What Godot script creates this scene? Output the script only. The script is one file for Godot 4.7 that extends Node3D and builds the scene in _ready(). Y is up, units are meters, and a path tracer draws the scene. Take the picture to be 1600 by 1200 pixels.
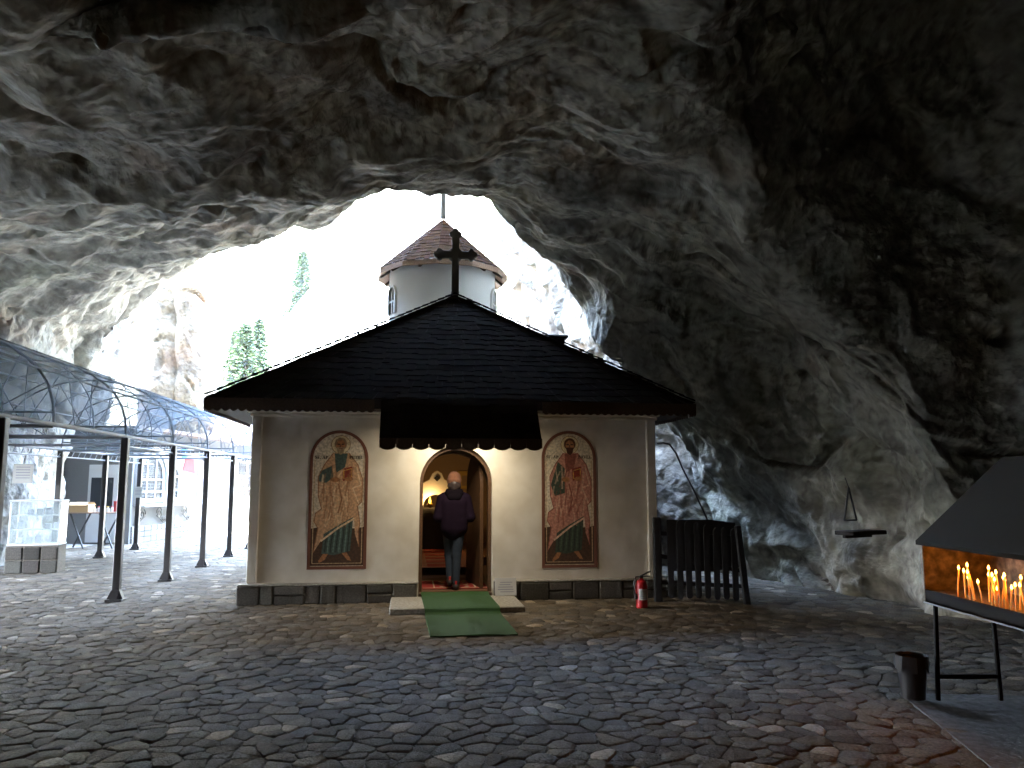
extends Node3D
# A small whitewashed church in the mouth of a limestone cave. Metres, y up, the eye at (0, 1.6, 0) looks towards -z.
const F := 1248.0
const PITCH := 0.125664
const EYE := Vector3(0, 1.6, 0)
var M := {}
var used := {}
var rng := RandomNumberGenerator.new()
var nz := {}

# ------------------------------------------------------------------ pixel to place
func ray(px: float, py: float) -> Vector3:
	var x := (px - 800.0) / F
	var y := (600.0 - py) / F
	return Vector3(x, y * cos(PITCH) + sin(PITCH), -cos(PITCH) + y * sin(PITCH))
func gp(px: float, py: float, h := 0.0) -> Vector3:
	var r := ray(px, py)
	return EYE + r * ((h - EYE.y) / r.y)
func at(px: float, py: float, z: float) -> Vector3:
	var r := ray(px, py)
	return EYE + r * (z / r.z)

# ------------------------------------------------------------------ mesh builder
class B:
	var v := PackedVector3Array()
	var n := PackedVector3Array()
	var c := PackedColorArray()
	var t := PackedVector2Array()
	var i := PackedInt32Array()
	var tint := Color(1, 1, 1)
	func vert(p: Vector3, nn: Vector3, uv := Vector2.ZERO) -> int:
		v.push_back(p); n.push_back(nn); c.push_back(tint); t.push_back(uv)
		return v.size() - 1
	func face(pts: Array, out: Vector3, uvs := []) -> void:
		var nn := Vector3.ZERO
		for k in range(1, pts.size() - 1):
			nn += (pts[k] - pts[0]).cross(pts[k + 1] - pts[0])
		if nn.length_squared() < 1e-16: return
		nn = nn.normalized()
		var rev := nn.dot(out) < 0
		if rev: nn = -nn
		var s := v.size()
		for k in pts.size(): vert(pts[k], nn, uvs[k] if uvs.size() else Vector2(pts[k].x, pts[k].y))
		for k in range(1, pts.size() - 1):
			if rev: i.append_array([s, s + k, s + k + 1])
			else: i.append_array([s, s + k + 1, s + k])
	func box(x: Transform3D, s: Vector3, b := 0.0) -> void:
		var h := s * 0.5
		b = minf(b, minf(h.x, minf(h.y, h.z)) * 0.6)
		if b <= 0.0:
			for a in 3:
				for sg in [-1.0, 1.0]:
					var p := []
					for q in [[-1, -1], [1, -1], [1, 1], [-1, 1]]:
						var w := Vector3.ZERO
						w[a] = sg * h[a]; w[(a + 1) % 3] = q[0] * h[(a + 1) % 3]; w[(a + 2) % 3] = q[1] * h[(a + 2) % 3]
						p.append(x * w)
					var o := Vector3.ZERO
					o[a] = sg
					face(p, x.basis * o)
			return
		for a in 3:
			var a1 := (a + 1) % 3
			var a2 := (a + 2) % 3
			for sg in [-1.0, 1.0]:
				var p := []
				for q in [[-1, -1], [1, -1], [1, 1], [-1, 1]]:
					var w := Vector3.ZERO
					w[a] = sg * h[a]; w[a1] = q[0] * (h[a1] - b); w[a2] = q[1] * (h[a2] - b)
					p.append(x * w)
				var o := Vector3.ZERO
				o[a] = sg
				face(p, x.basis * o)
				for s1 in [-1.0, 1.0]:
					var e := []
					for q in [-1.0, 1.0]:
						var w := Vector3.ZERO
						w[a] = sg * h[a]; w[a1] = s1 * (h[a1] - b); w[a2] = q * (h[a2] - b)
						e.append(x * w)
					for q in [1.0, -1.0]:
						var w := Vector3.ZERO
						w[a] = sg * (h[a] - b); w[a1] = s1 * h[a1]; w[a2] = q * (h[a2] - b)
						e.append(x * w)
					var o2 := Vector3.ZERO
					o2[a] = sg; o2[a1] = s1
					face(e, x.basis * o2)
		for sx in [-1.0, 1.0]:
			for sy in [-1.0, 1.0]:
				for sz in [-1.0, 1.0]:
					face([x * Vector3(sx * h.x, sy * (h.y - b), sz * (h.z - b)), x * Vector3(sx * (h.x - b), sy * h.y, sz * (h.z - b)), x * Vector3(sx * (h.x - b), sy * (h.y - b), sz * h.z)], x.basis * Vector3(sx, sy, sz))
	func cube(ce: Vector3, s: Vector3, b := 0.0) -> void:
		box(Transform3D(Basis(), ce), s, b)
	func bar(p: Vector3, q: Vector3, w: float, d: float, b := 0.0, up := Vector3.UP) -> void:
		var y := (q - p).normalized()
		if absf(y.dot(up)) > 0.98: up = Vector3(0, 0, 1)
		var x := up.cross(y).normalized()
		var z := x.cross(y).normalized()
		box(Transform3D(Basis(x, y, z), (p + q) * 0.5), Vector3(w, (q - p).length(), d), b)
	func tube(pts: Array, rad, sides := 8, caps := true) -> void:
		var s := v.size()
		var cnt := pts.size()
		var up := Vector3.UP
		for k in cnt:
			var d: Vector3 = (pts[mini(k + 1, cnt - 1)] - pts[maxi(k - 1, 0)]).normalized()
			var u := up
			if absf(d.dot(u)) > 0.95: u = Vector3(0.3, 0, 0.95)
			var x := u.cross(d).normalized()
			var y := d.cross(x)
			var r: float = rad[k] if rad is Array else rad
			for m in sides:
				var a := TAU * m / sides
				var o := x * cos(a) + y * sin(a)
				vert(pts[k] + o * r, o, Vector2(float(m) / sides, float(k)))
		for k in cnt - 1:
			for m in sides:
				var a := s + k * sides + m
				var b := s + k * sides + (m + 1) % sides
				i.append_array([a, a + sides, b, b, a + sides, b + sides])
		if caps:
			for e in [0, cnt - 1]:
				var ring := []
				for m in sides: ring.append(v[s + e * sides + m])
				var o: Vector3 = pts[0] - pts[1] if e == 0 else pts[cnt - 1] - pts[cnt - 2]
				face(ring, o)
	func lathe(o: Vector3, prof: Array, sides := 16, a0 := 0.0, a1 := TAU, flat := false) -> void:
		# prof: [radius, height] from bottom to top
		for k in prof.size() - 1:
			var p: Vector2 = Vector2(prof[k][0], prof[k][1])
			var q: Vector2 = Vector2(prof[k + 1][0], prof[k + 1][1])
			var d := q - p
			if d.length() < 1e-6: continue
			var nr := d.y / d.length()
			var ny := -d.x / d.length()
			for m in sides:
				var b0 := lerpf(a0, a1, float(m) / sides)
				var b1 := lerpf(a0, a1, float(m + 1) / sides)
				var e0 := Vector3(cos(b0), 0, sin(b0))
				var e1 := Vector3(cos(b1), 0, sin(b1))
				var pts := [o + e0 * p.x + Vector3.UP * p.y, o + e1 * p.x + Vector3.UP * p.y, o + e1 * q.x + Vector3.UP * q.y, o + e0 * q.x + Vector3.UP * q.y]
				var out := (e0 + e1) * 0.5 * nr + Vector3.UP * ny
				if flat:
					face(pts, out)
					continue
				var s := v.size()
				vert(pts[0], (e0 * nr + Vector3.UP * ny).normalized()); vert(pts[1], (e1 * nr + Vector3.UP * ny).normalized())
				vert(pts[2], (e1 * nr + Vector3.UP * ny).normalized()); vert(pts[3], (e0 * nr + Vector3.UP * ny).normalized())
				i.append_array([s, s + 1, s + 2, s, s + 2, s + 3])
	func prism(poly: PackedVector2Array, d: float, x := Transform3D.IDENTITY, uvr := Rect2(0, 0, 1, 1)) -> void:
		# polygon in the xy plane, from z = 0 back to z = -d
		var tri := Geometry2D.triangulate_polygon(poly)
		for k in range(0, tri.size(), 3):
			var p := []
			var q := []
			var uv := []
			for m in 3:
				var w := poly[tri[k + m]]
				p.append(x * Vector3(w.x, w.y, 0)); q.append(x * Vector3(w.x, w.y, -d))
				uv.append(Vector2((w.x - uvr.position.x) / uvr.size.x, 1.0 - (w.y - uvr.position.y) / uvr.size.y))
			face(p, x.basis.z, uv)
			if d > 0: face(q, -x.basis.z, uv)
		if d <= 0: return
		var cw := Geometry2D.is_polygon_clockwise(poly)
		for k in poly.size():
			var a := poly[k]
			var b := poly[(k + 1) % poly.size()]
			var e := b - a
			var o := Vector2(e.y, -e.x)
			if cw: o = -o
			# is_polygon_clockwise assumes y down, so test directly
			var mid := (a + b) * 0.5 + o.normalized() * 0.0005
			if Geometry2D.is_point_in_polygon(mid, poly): o = -o
			face([x * Vector3(a.x, a.y, 0), x * Vector3(b.x, b.y, 0), x * Vector3(b.x, b.y, -d), x * Vector3(a.x, a.y, -d)], x.basis * Vector3(o.x, o.y, 0))
	func mesh() -> ArrayMesh:
		var a := []
		a.resize(Mesh.ARRAY_MAX)
		a[Mesh.ARRAY_VERTEX] = v; a[Mesh.ARRAY_NORMAL] = n; a[Mesh.ARRAY_COLOR] = c; a[Mesh.ARRAY_TEX_UV] = t; a[Mesh.ARRAY_INDEX] = i
		var m := ArrayMesh.new()
		m.add_surface_from_arrays(Mesh.PRIMITIVE_TRIANGLES, a)
		return m

# ------------------------------------------------------------------ objects
func numbered(called: String) -> String:
	var k: int = used.get(called, 0)
	used[called] = k + 1
	return called if k == 0 else "%s_%03d" % [called, k]
func put(b, called: String, m: Material, parent: Node = null) -> MeshInstance3D:
	var o := MeshInstance3D.new()
	o.mesh = b.mesh() if b is B else b
	o.material_override = m
	o.name = called if parent else numbered(called)
	(parent if parent else self).add_child(o, true)
	return o
func thing(called: String, where: Vector3, turn: float, label: String, category: String, group := "") -> Node3D:
	var o := Node3D.new()
	o.name = numbered(called)
	add_child(o)
	o.position = where; o.rotation.y = turn
	tag(o, label, category, group)
	return o
func tag(o: Node, label: String, category: String, group := "") -> Node:
	o.set_meta("label", label); o.set_meta("category", category)
	if group: o.set_meta("group", group)
	return o
func setting(o: Node, label := "") -> Node:
	o.set_meta("kind", "structure")
	if label: o.set_meta("label", label)
	return o

# ------------------------------------------------------------------ materials
func lin(r: float, g: float, b: float) -> Color:
	return Color(r, g, b).linear_to_srgb()
func mat(key: String, col: Color, rough := 0.8, metal := 0.0) -> StandardMaterial3D:
	var m := StandardMaterial3D.new()
	m.albedo_color = col; m.roughness = rough; m.metallic = metal
	m.resource_name = key
	M[key] = m
	return m
func noise(kind: int, freq: float, oct := 4, sd := 1, frac := FastNoiseLite.FRACTAL_FBM) -> FastNoiseLite:
	var f := FastNoiseLite.new()
	f.noise_type = kind; f.frequency = freq; f.seed = sd; f.fractal_octaves = oct; f.fractal_type = frac
	if kind == FastNoiseLite.TYPE_CELLULAR:
		f.cellular_return_type = FastNoiseLite.RETURN_DISTANCE2_SUB
	return f
func grain(f: FastNoiseLite, size: int, lo: float, hi: float, power := 1.0, tone := Color(1, 1, 1)) -> ImageTexture:
	# a seamless tile of tone between lo and hi
	var src := f.get_seamless_image(size, size)
	var im := Image.create(size, size, false, Image.FORMAT_RGB8)
	for y in size:
		for x in size:
			var q := pow(src.get_pixel(x, y).r, power)
			var w := lerpf(lo, hi, q)
			im.set_pixel(x, y, Color(w * lerpf(1.0, tone.r, 1.0 - q), w * lerpf(1.0, tone.g, 1.0 - q), w * lerpf(1.0, tone.b, 1.0 - q)))
	return ImageTexture.create_from_image(im)
func tri(m: StandardMaterial3D, scale: float, tex: Texture2D = null, height: Texture2D = null, cm := 0.0) -> StandardMaterial3D:
	m.uv1_triplanar = true; m.uv1_world_triplanar = true
	m.uv1_scale = Vector3.ONE * scale
	if tex: m.albedo_texture = tex
	if height:
		m.heightmap_enabled = true; m.heightmap_texture = height; m.heightmap_scale = cm
	return m
func materials() -> void:
	var g_rock := grain(noise(FastNoiseLite.TYPE_SIMPLEX, 0.025, 5, 3), 512, 0.66, 1.0, 0.8)
	var h_rock := grain(noise(FastNoiseLite.TYPE_SIMPLEX, 0.022, 5, 8), 512, 0.0, 1.0)
	var g_fine := grain(noise(FastNoiseLite.TYPE_SIMPLEX, 0.05, 5, 5), 256, 0.72, 1.0)
	var h_fine := grain(noise(FastNoiseLite.TYPE_SIMPLEX, 0.08, 5, 9), 256, 0.0, 1.0)
	var m := tri(mat("rock", Color(1, 1, 1), 0.9), 0.36, g_rock, h_rock, 4.0)
	m.vertex_color_use_as_albedo = true
	m = tri(mat("stone", Color(1, 1, 1), 0.8), 2.2, g_fine, h_fine, 0.35)
	m.vertex_color_use_as_albedo = true
	m.metallic_specular = 0.2
	tri(mat("dirt", lin(0.17, 0.145, 0.115), 0.95), 1.1, g_fine, h_fine, 1.5)
	tri(mat("gravel", lin(0.58, 0.54, 0.47), 0.95), 0.9, g_fine, h_fine, 1.0)
	tri(mat("concrete", lin(0.16, 0.155, 0.145), 0.85), 0.8, g_fine, h_fine, 0.4)
	tri(mat("slab", lin(0.42, 0.40, 0.35), 0.8), 1.3, g_fine, h_fine, 0.3)
	tri(mat("stucco", lin(0.76, 0.73, 0.66), 0.9), 0.5, grain(noise(FastNoiseLite.TYPE_SIMPLEX, 0.006, 5, 21), 512, 0.88, 1.0, 1.0, Color(1, 0.98, 0.94)))
	tri(mat("stucco_white", lin(0.78, 0.77, 0.74), 0.9), 1.0, g_fine, h_fine, 0.2)
	M.stucco_white.albedo_texture = null
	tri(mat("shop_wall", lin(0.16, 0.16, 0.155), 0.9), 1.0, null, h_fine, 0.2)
	m = tri(mat("shingle", Color(1, 1, 1), 1.0), 2.5, g_fine, h_fine, 0.4)
	m.vertex_color_use_as_albedo = true
	m.metallic_specular = 0.08
	tri(mat("dark_wood", lin(0.03, 0.022, 0.016), 0.8), 2.0, g_fine, h_fine, 0.3)
	tri(mat("fascia_wood", lin(0.085, 0.05, 0.03), 0.7), 2.0, g_fine, h_fine, 0.3)
	tri(mat("pale_wood", lin(0.42, 0.27, 0.18), 0.75), 2.0, g_fine, h_fine, 0.3)
	tri(mat("door_wood", lin(0.12, 0.06, 0.028), 0.5), 2.0, g_fine, h_fine, 0.2)
	mat("fence_wood", lin(0.014, 0.014, 0.016), 0.85)
	mat("black_steel", lin(0.022, 0.02, 0.02), 0.45, 0.0)
	mat("grey_steel", lin(0.27, 0.29, 0.32), 0.6, 0.0)
	mat("rust_steel", lin(0.05, 0.03, 0.022), 0.6, 0.0)
	mat("cross_wood", lin(0.055, 0.05, 0.042), 0.7)
	mat("tower_wall", lin(0.74, 0.73, 0.70), 0.9)
	mat("soot", lin(0.008, 0.007, 0.0065), 0.95)
	tri(mat("box_metal", lin(0.36, 0.26, 0.16), 0.6, 0.0), 1.6, grain(noise(FastNoiseLite.TYPE_SIMPLEX, 0.02, 5, 61), 256, 0.4, 1.0, 1.2), h_fine, 0.1)
	tri(mat("sand", lin(0.25, 0.19, 0.12), 1.0), 4.0, g_fine, h_fine, 0.5)
	m = mat("wax", lin(0.72, 0.5, 0.22), 0.5)
	m.subsurf_scatter_enabled = true; m.subsurf_scatter_strength = 0.5
	m = mat("flame", Color(1, 0.75, 0.3), 1.0)
	m.emission_enabled = true; m.emission = Color(1.0, 0.62, 0.2); m.emission_energy_multiplier = 2.0
	m = mat("lamp_glow", Color(1, 0.95, 0.85), 1.0)
	m.emission_enabled = true; m.emission = Color(1.0, 0.80, 0.52); m.emission_energy_multiplier = 0.5
	m = mat("oil_flame", Color(1, 0.8, 0.3), 1.0)
	m.emission_enabled = true; m.emission = Color(1.0, 0.78, 0.25); m.emission_energy_multiplier = 0.3
	mat("red_paint", lin(0.42, 0.012, 0.015), 0.3)
	mat("black_plastic", lin(0.012, 0.012, 0.013), 0.35)
	mat("paper", lin(0.5, 0.5, 0.48), 0.9)
	mat("print_grey", lin(0.25, 0.26, 0.3), 0.9)
	m = tri(mat("green_carpet", lin(0.05, 0.15, 0.035), 1.0), 6.0, g_fine, h_fine, 1.2)
	mat("red_carpet", lin(0.30, 0.022, 0.02), 1.0)
	mat("rose_carpet", lin(0.33, 0.14, 0.10), 1.0)
	mat("cream_thread", lin(0.5, 0.4, 0.28), 1.0)
	mat("floor_boards", lin(0.16, 0.08, 0.045), 0.6)
	mat("fresco", Color(1, 1, 1), 0.85)
	mat("gold", lin(0.55, 0.38, 0.08), 0.45, 0.2)
	mat("nave_fresco", lin(0.34, 0.25, 0.16), 0.85)
	m = mat("sheet", Color(0.23, 0.26, 0.29, 0.63), 0.9)
	m.backlight_enabled = true; m.backlight = Color(0.52, 0.57, 0.62)
	m.metallic_specular = 0.0
	m.transparency = BaseMaterial3D.TRANSPARENCY_ALPHA
	m.cull_mode = BaseMaterial3D.CULL_DISABLED
	m = mat("glass", Color(0.75, 0.82, 0.84, 0.22), 0.06)
	m.transparency = BaseMaterial3D.TRANSPARENCY_ALPHA
	mat("dark_pane", lin(0.02, 0.022, 0.025), 0.25)
	mat("white_paint", lin(0.5, 0.5, 0.49), 0.6)
	mat("tile_roof", lin(0.36, 0.27, 0.22), 0.8)
	mat("iron", lin(0.03, 0.03, 0.03), 0.5)
	mat("blue_cloth", lin(0.02, 0.14, 0.42), 0.9)
	mat("red_cloth", lin(0.45, 0.02, 0.02), 0.9)
	mat("cardboard", lin(0.45, 0.30, 0.15), 0.9)
	m = mat("leaf", Color(1, 1, 1), 0.7)
	m.vertex_color_use_as_albedo = true
	m.backlight_enabled = true; m.backlight = Color(0.35, 0.4, 0.2)
	mat("bark", lin(0.10, 0.08, 0.06), 0.95)
	m = tri(mat("hill", Color(1, 1, 1), 0.95), 0.05, g_rock)
	m.vertex_color_use_as_albedo = true
	m = mat("jacket", lin(0.010, 0.0055, 0.013), 0.8)
	m.metallic_specular = 0.15
	mat("hood", lin(0.006, 0.0045, 0.007), 0.9).metallic_specular = 0.1
	tri(mat("jeans", lin(0.025, 0.042, 0.075), 0.9), 9.0, g_fine, h_fine, 0.2)
	tri(mat("knit", lin(0.27, 0.12, 0.07), 1.0), 12.0, g_fine, h_fine, 0.5)
	mat("skin", lin(0.42, 0.25, 0.17), 0.6)
	mat("shoe", lin(0.03, 0.02, 0.02), 0.5)

# ------------------------------------------------------------------ rock
func rock_noise() -> void:
	nz.big = noise(FastNoiseLite.TYPE_SIMPLEX, 0.16, 3, 11)
	nz.ridge = noise(FastNoiseLite.TYPE_SIMPLEX, 0.30, 4, 12, FastNoiseLite.FRACTAL_RIDGED)
	nz.cell = noise(FastNoiseLite.TYPE_CELLULAR, 0.75, 2, 13)
	nz.mid = noise(FastNoiseLite.TYPE_SIMPLEX, 1.5, 4, 14)
	nz.crev = noise(FastNoiseLite.TYPE_SIMPLEX, 0.42, 2, 18, FastNoiseLite.FRACTAL_RIDGED)
	nz.fine = noise(FastNoiseLite.TYPE_CELLULAR, 2.2, 2, 15)
	nz.fine.cellular_return_type = FastNoiseLite.RETURN_DISTANCE
	nz.slab = noise(FastNoiseLite.TYPE_CELLULAR, 0.34, 1, 19)
	nz.slab.cellular_return_type = FastNoiseLite.RETURN_DISTANCE
	nz.warp = noise(FastNoiseLite.TYPE_SIMPLEX, 0.45, 2, 16)
	nz.c1 = noise(FastNoiseLite.TYPE_SIMPLEX, 0.35, 4, 31)
	nz.c2 = noise(FastNoiseLite.TYPE_SIMPLEX, 0.55, 5, 32)
	nz.c3 = noise(FastNoiseLite.TYPE_SIMPLEX, 1.4, 5, 33)
	nz.c4 = noise(FastNoiseLite.TYPE_SIMPLEX, 0.22, 3, 34)
	nz.c5 = noise(FastNoiseLite.TYPE_SIMPLEX, 3.2, 4, 35, FastNoiseLite.FRACTAL_RIDGED)
var BED := Basis(Vector3(0.25, 0.55, 1).normalized(), 0.6)
func relief(p: Vector3, big: float, small: float) -> float:
	var w := Vector3(nz.warp.get_noise_3dv(p), nz.warp.get_noise_3dv(p + Vector3(40, 0, 0)), nz.warp.get_noise_3dv(p + Vector3(0, 40, 0))) * 0.4
	var q := BED * (p + w)
	q.x *= 0.52
	q.y *= 1.25
	var d: float = nz.big.get_noise_3dv(p) * 0.85 * big
	d += (nz.ridge.get_noise_3dv(q) - 0.1) * 0.42 * big
	d += (nz.cell.get_noise_3dv(q) * 0.5 + 0.3) * 0.26 * small
	d -= smoothstep(0.74, 0.97, nz.crev.get_noise_3dv(q * 0.8)) * 0.34 * small
	d += nz.slab.get_noise_3dv(q) * 0.42 * big
	d += nz.mid.get_noise_3dv(q) * 0.12 * small
	d += nz.fine.get_noise_3dv(q) * 0.09 * small
	return d
func rock_color(p: Vector3, warm: float) -> Color:
	var q := BED * p
	q.x *= 0.6
	var col := Color(0.43, 0.43, 0.405)
	var a: float = nz.c1.get_noise_3dv(p)
	var b: float = nz.c2.get_noise_3dv(q)
	var d: float = nz.c3.get_noise_3dv(q)
	var e: float = nz.c4.get_noise_3dv(p)
	col = col.lerp(Color(0.46, 0.42, 0.32), clampf(e * 1.4 - 0.05 + warm, 0.0, 0.7))
	col = col.lerp(Color(0.44, 0.28, 0.19), clampf((a - 0.26) * 1.5 + warm * 0.35, 0.0, 0.45))
	col = col.lerp(Color(0.29, 0.31, 0.24), clampf((-a - 0.15) * 1.6, 0.0, 0.6))
	col = col.lerp(Color(0.60, 0.585, 0.54), clampf((b - 0.12) * 2.0, 0.0, 0.7))
	col = col.lerp(Color(0.20, 0.195, 0.185), clampf((-b - 0.14) * 2.2, 0.0, 0.75))
	col = col.lerp(Color(0.16, 0.155, 0.15), clampf((-d - 0.24) * 2.6, 0.0, 0.7))
	col = col.lerp(Color(0.64, 0.62, 0.56), clampf((d - 0.28) * 2.5, 0.0, 0.5))
	var crack: float = nz.c5.get_noise_3dv(q)
	col = col.lerp(Color(0.17, 0.16, 0.15), clampf((crack - 0.5) * 2.0, 0.0, 0.5))
	return col
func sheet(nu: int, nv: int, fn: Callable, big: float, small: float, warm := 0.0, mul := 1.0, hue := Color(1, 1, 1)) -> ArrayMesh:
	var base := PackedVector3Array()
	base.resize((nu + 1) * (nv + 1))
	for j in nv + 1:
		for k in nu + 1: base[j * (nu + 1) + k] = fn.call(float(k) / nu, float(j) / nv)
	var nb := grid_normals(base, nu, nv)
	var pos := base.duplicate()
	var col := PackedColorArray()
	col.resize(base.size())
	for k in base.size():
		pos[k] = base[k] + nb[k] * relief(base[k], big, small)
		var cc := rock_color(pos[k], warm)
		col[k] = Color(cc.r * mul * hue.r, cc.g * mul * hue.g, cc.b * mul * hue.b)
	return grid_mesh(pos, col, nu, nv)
func grid_normals(p: PackedVector3Array, nu: int, nv: int) -> PackedVector3Array:
	var n := PackedVector3Array()
	n.resize(p.size())
	for j in nv + 1:
		for k in nu + 1:
			var du := p[j * (nu + 1) + mini(k + 1, nu)] - p[j * (nu + 1) + maxi(k - 1, 0)]
			var dv := p[mini(j + 1, nv) * (nu + 1) + k] - p[maxi(j - 1, 0) * (nu + 1) + k]
			n[j * (nu + 1) + k] = du.cross(dv).normalized()
	return n
func grid_mesh(p: PackedVector3Array, col: PackedColorArray, nu: int, nv: int) -> ArrayMesh:
	var idx := PackedInt32Array()
	idx.resize(nu * nv * 6)
	var w := 0
	for j in nv:
		for k in nu:
			var a := j * (nu + 1) + k
			idx[w] = a; idx[w + 1] = a + nu + 1; idx[w + 2] = a + 1
			idx[w + 3] = a + 1; idx[w + 4] = a + nu + 1; idx[w + 5] = a + nu + 2
			w += 6
	var arr := []
	arr.resize(Mesh.ARRAY_MAX)
	arr[Mesh.ARRAY_VERTEX] = p; arr[Mesh.ARRAY_NORMAL] = grid_normals(p, nu, nv); arr[Mesh.ARRAY_COLOR] = col; arr[Mesh.ARRAY_INDEX] = idx
	var m := ArrayMesh.new()
	m.add_surface_from_arrays(Mesh.PRIMITIVE_TRIANGLES, arr)
	return m
func spline(pts: Array, t: float) -> Vector3:
	var n := pts.size() - 1
	var x := clampf(t, 0, 1) * n
	var k := mini(int(x), n - 1)
	var f := x - k
	return (pts[k] as Vector3).cubic_interpolate(pts[k + 1], pts[maxi(k - 1, 0)], pts[mini(k + 2, n)], f)

func cave() -> void:
	var lip := [Vector3(-11.6, -0.4, -20.5), Vector3(-11.2, 2.8, -20), at(150, 525, -19.5), at(300, 418, -19.0), at(430, 378, -17.0), at(520, 332, -15.2), at(610, 288, -14.4), at(700, 266, -14.2), at(745, 282, -14.2), at(830, 382, -14.2), at(895, 455, -14.3), at(925, 530, -14.4), at(985, 605, -14.5), at(1045, 690, -14.6), at(1085, 770, -14.7), at(1125, 845, -14.8), Vector3(4.35, -0.4, -14.9)]
	var s10 := [Vector3(-11.5, 2.1, -12.5), Vector3(-10.6, 3.0, -12.2), Vector3(-8.9, 4.4, -11.6), Vector3(-6.4, 5.1, -11), Vector3(-4.3, 5.4, -10.8), Vector3(-3.0, 5.6, -10.5), Vector3(-2.0, 5.75, -10.3), Vector3(-0.8, 5.75, -10.2), Vector3(0.1, 5.65, -10.0), Vector3(1.1, 5.4, -9.8), Vector3(1.9, 5.1, -10.0), Vector3(2.45, 4.7, -10.8), Vector3(3.0, 4.2, -11.5), Vector3(3.7, 3.5, -11.5), Vector3(4.3, 2.6, -11.4), Vector3(4.8, 1.2, -11.3), Vector3(5.2, -0.4, -11.2)]
	var s6 := [Vector3(-11.0, 0.7, -6.5), Vector3(-10.4, 2.6, -6.4), Vector3(-9.2, 4.4, -6.0), Vector3(-7, 5.2, -6.0), Vector3(-5, 5.5, -6.0), Vector3(-3.4, 5.6, -6.0), Vector3(-2.2, 5.7, -6.0), Vector3(-1, 5.75, -5.8), Vector3(0.3, 6.1, -5.2), Vector3(2.6, 7.4, -4.3), Vector3(4.4, 8, -4.6), Vector3(5.8, 8, -5), Vector3(7, 7.2, -5.3), Vector3(8, 6, -5.4), Vector3(8.8, 4.3, -5.4), Vector3(9.2, 2.2, -5.4), Vector3(9.4, -0.4, -5.4)]
	# a rib of rock runs down the right-hand wall; on its inner side a recess
	var rib := []
	var g1 := []
	var g2 := []
	var g3 := []
	for k in 9:
		rib.append(s10[k].lerp(s6[k], 0.40))
		g1.append(s10[k].lerp(s6[k], 0.60))
		g2.append(s10[k].lerp(s6[k], 0.75))
		g3.append(s10[k].lerp(s6[k], 0.88))
	rib.append_array([Vector3(1.75, 5.8, -7.0), Vector3(2.45, 5.65, -7.8), Vector3(2.9, 5.2, -8.9), Vector3(3.4, 4.5, -10.0), Vector3(4.1, 3.6, -9.9), Vector3(4.75, 2.6, -9.7), Vector3(5.2, 1.2, -9.6), Vector3(5.7, -0.4, -9.5)])
	g1.append_array([Vector3(2.1, 6.6, -6.3), Vector3(3, 6.9, -7.1), Vector3(3.7, 6.7, -8.2), Vector3(4.5, 6, -9.3), Vector3(5.4, 5, -9.4), Vector3(6.1, 3.7, -9.4), Vector3(6.7, 1.9, -9.3), Vector3(7, -0.4, -9.2)])
	g2.append_array([Vector3(2.8, 7.22, -6.1), Vector3(4.06, 7.64, -6.7), Vector3(5.04, 7.52, -7.52), Vector3(6, 6.78, -8.3), Vector3(6.94, 5.7, -8.4), Vector3(7.68, 4.24, -8.4), Vector3(8.2, 2.32, -8.34), Vector3(8.46, -0.1, -8.28)])
	g3.append_array([Vector3(2.98, 7.4, -5.1), Vector3(4.55, 7.92, -5.52), Vector3(5.78, 7.88, -6.1), Vector3(6.88, 7.1, -6.6), Vector3(7.85, 5.95, -6.7), Vector3(8.62, 4.35, -6.7), Vector3(9.07, 2.33, -6.68), Vector3(9.3, -0.2, -6.65)])
	var rows := []
	var centre := Vector3(-2.6, 1.0, 0)
	# the mountain behind: the outer face of the rock runs back and closes far behind the cave
	for e in [[0.5, 62.0], [20.0, 58.0], [22.0, 5.0], [12.0, 2.6], [5.0, 0.7], [1.2, -0.1]]:
		var r := []
		for k in lip.size():
			var p: Vector3 = lip[k]
			var d := Vector3(p.x - centre.x, maxf(p.y - centre.y, 0.0) + 0.25, 0).normalized()
			var q: Vector3 = p + Vector3(d.x * (1.9 if e[0] > 15.0 else 1.0), d.y, 0) * e[0] + Vector3(0, 0, e[1])
			# on the right the rock goes on behind the outer cliff
			var w := smoothstep(9.0, 13.0, k) if e[1] < 20.0 else 0.0
			q += Vector3(-0.55 * minf(e[0], 12.0) + 0.1, 0.5 * e[0], -1.7 * minf(e[0], 14.0) - e[1]) * w
			# on the left the mountain ends: the mouth of the cave reaches round behind the near rock wall
			if e[0] > 4.0 and k < 3: q = Vector3(-13.5 - 0.6 * k, 9.0 + 3.0 * k + 0.2 * e[0], q.z)
			r.append(q)
		rows.append(r)
	rows.append(lip)
	rows.append(s10)
	rows.append(rib)
	rows.append(g1)
	rows.append(g2)
	rows.append(g3)
	rows.append(s6)
	for e in [[-0.5, 1.05, 0.5], [8.0, 1.1, 1.5], [26.0, 1.0, 1.0], [40.0, 0.01, -1.5]]:
		var r := []
		for k in s6.size():
			var p: Vector3 = s6[k]
			var y := p.y
			if k == 0 or k == 16: y = -0.4
			elif k == 1: y = 2.6
			else: y = p.y * lerpf(1.0, e[1], 0.4) + e[2]
			if e[1] < 0.1: y = -0.4 + (p.y + 0.4) * 0.02
			r.append(Vector3(-2.2 + (p.x + 2.2) * e[1], y, e[0]))
		rows.append(r)
	var share := [0.0, 0.01, 0.03, 0.06, 0.09, 0.13, 0.20, 0.46, 0.62, 0.74, 0.82, 0.88, 0.93, 0.955, 0.975, 0.99, 1.0]
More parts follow.
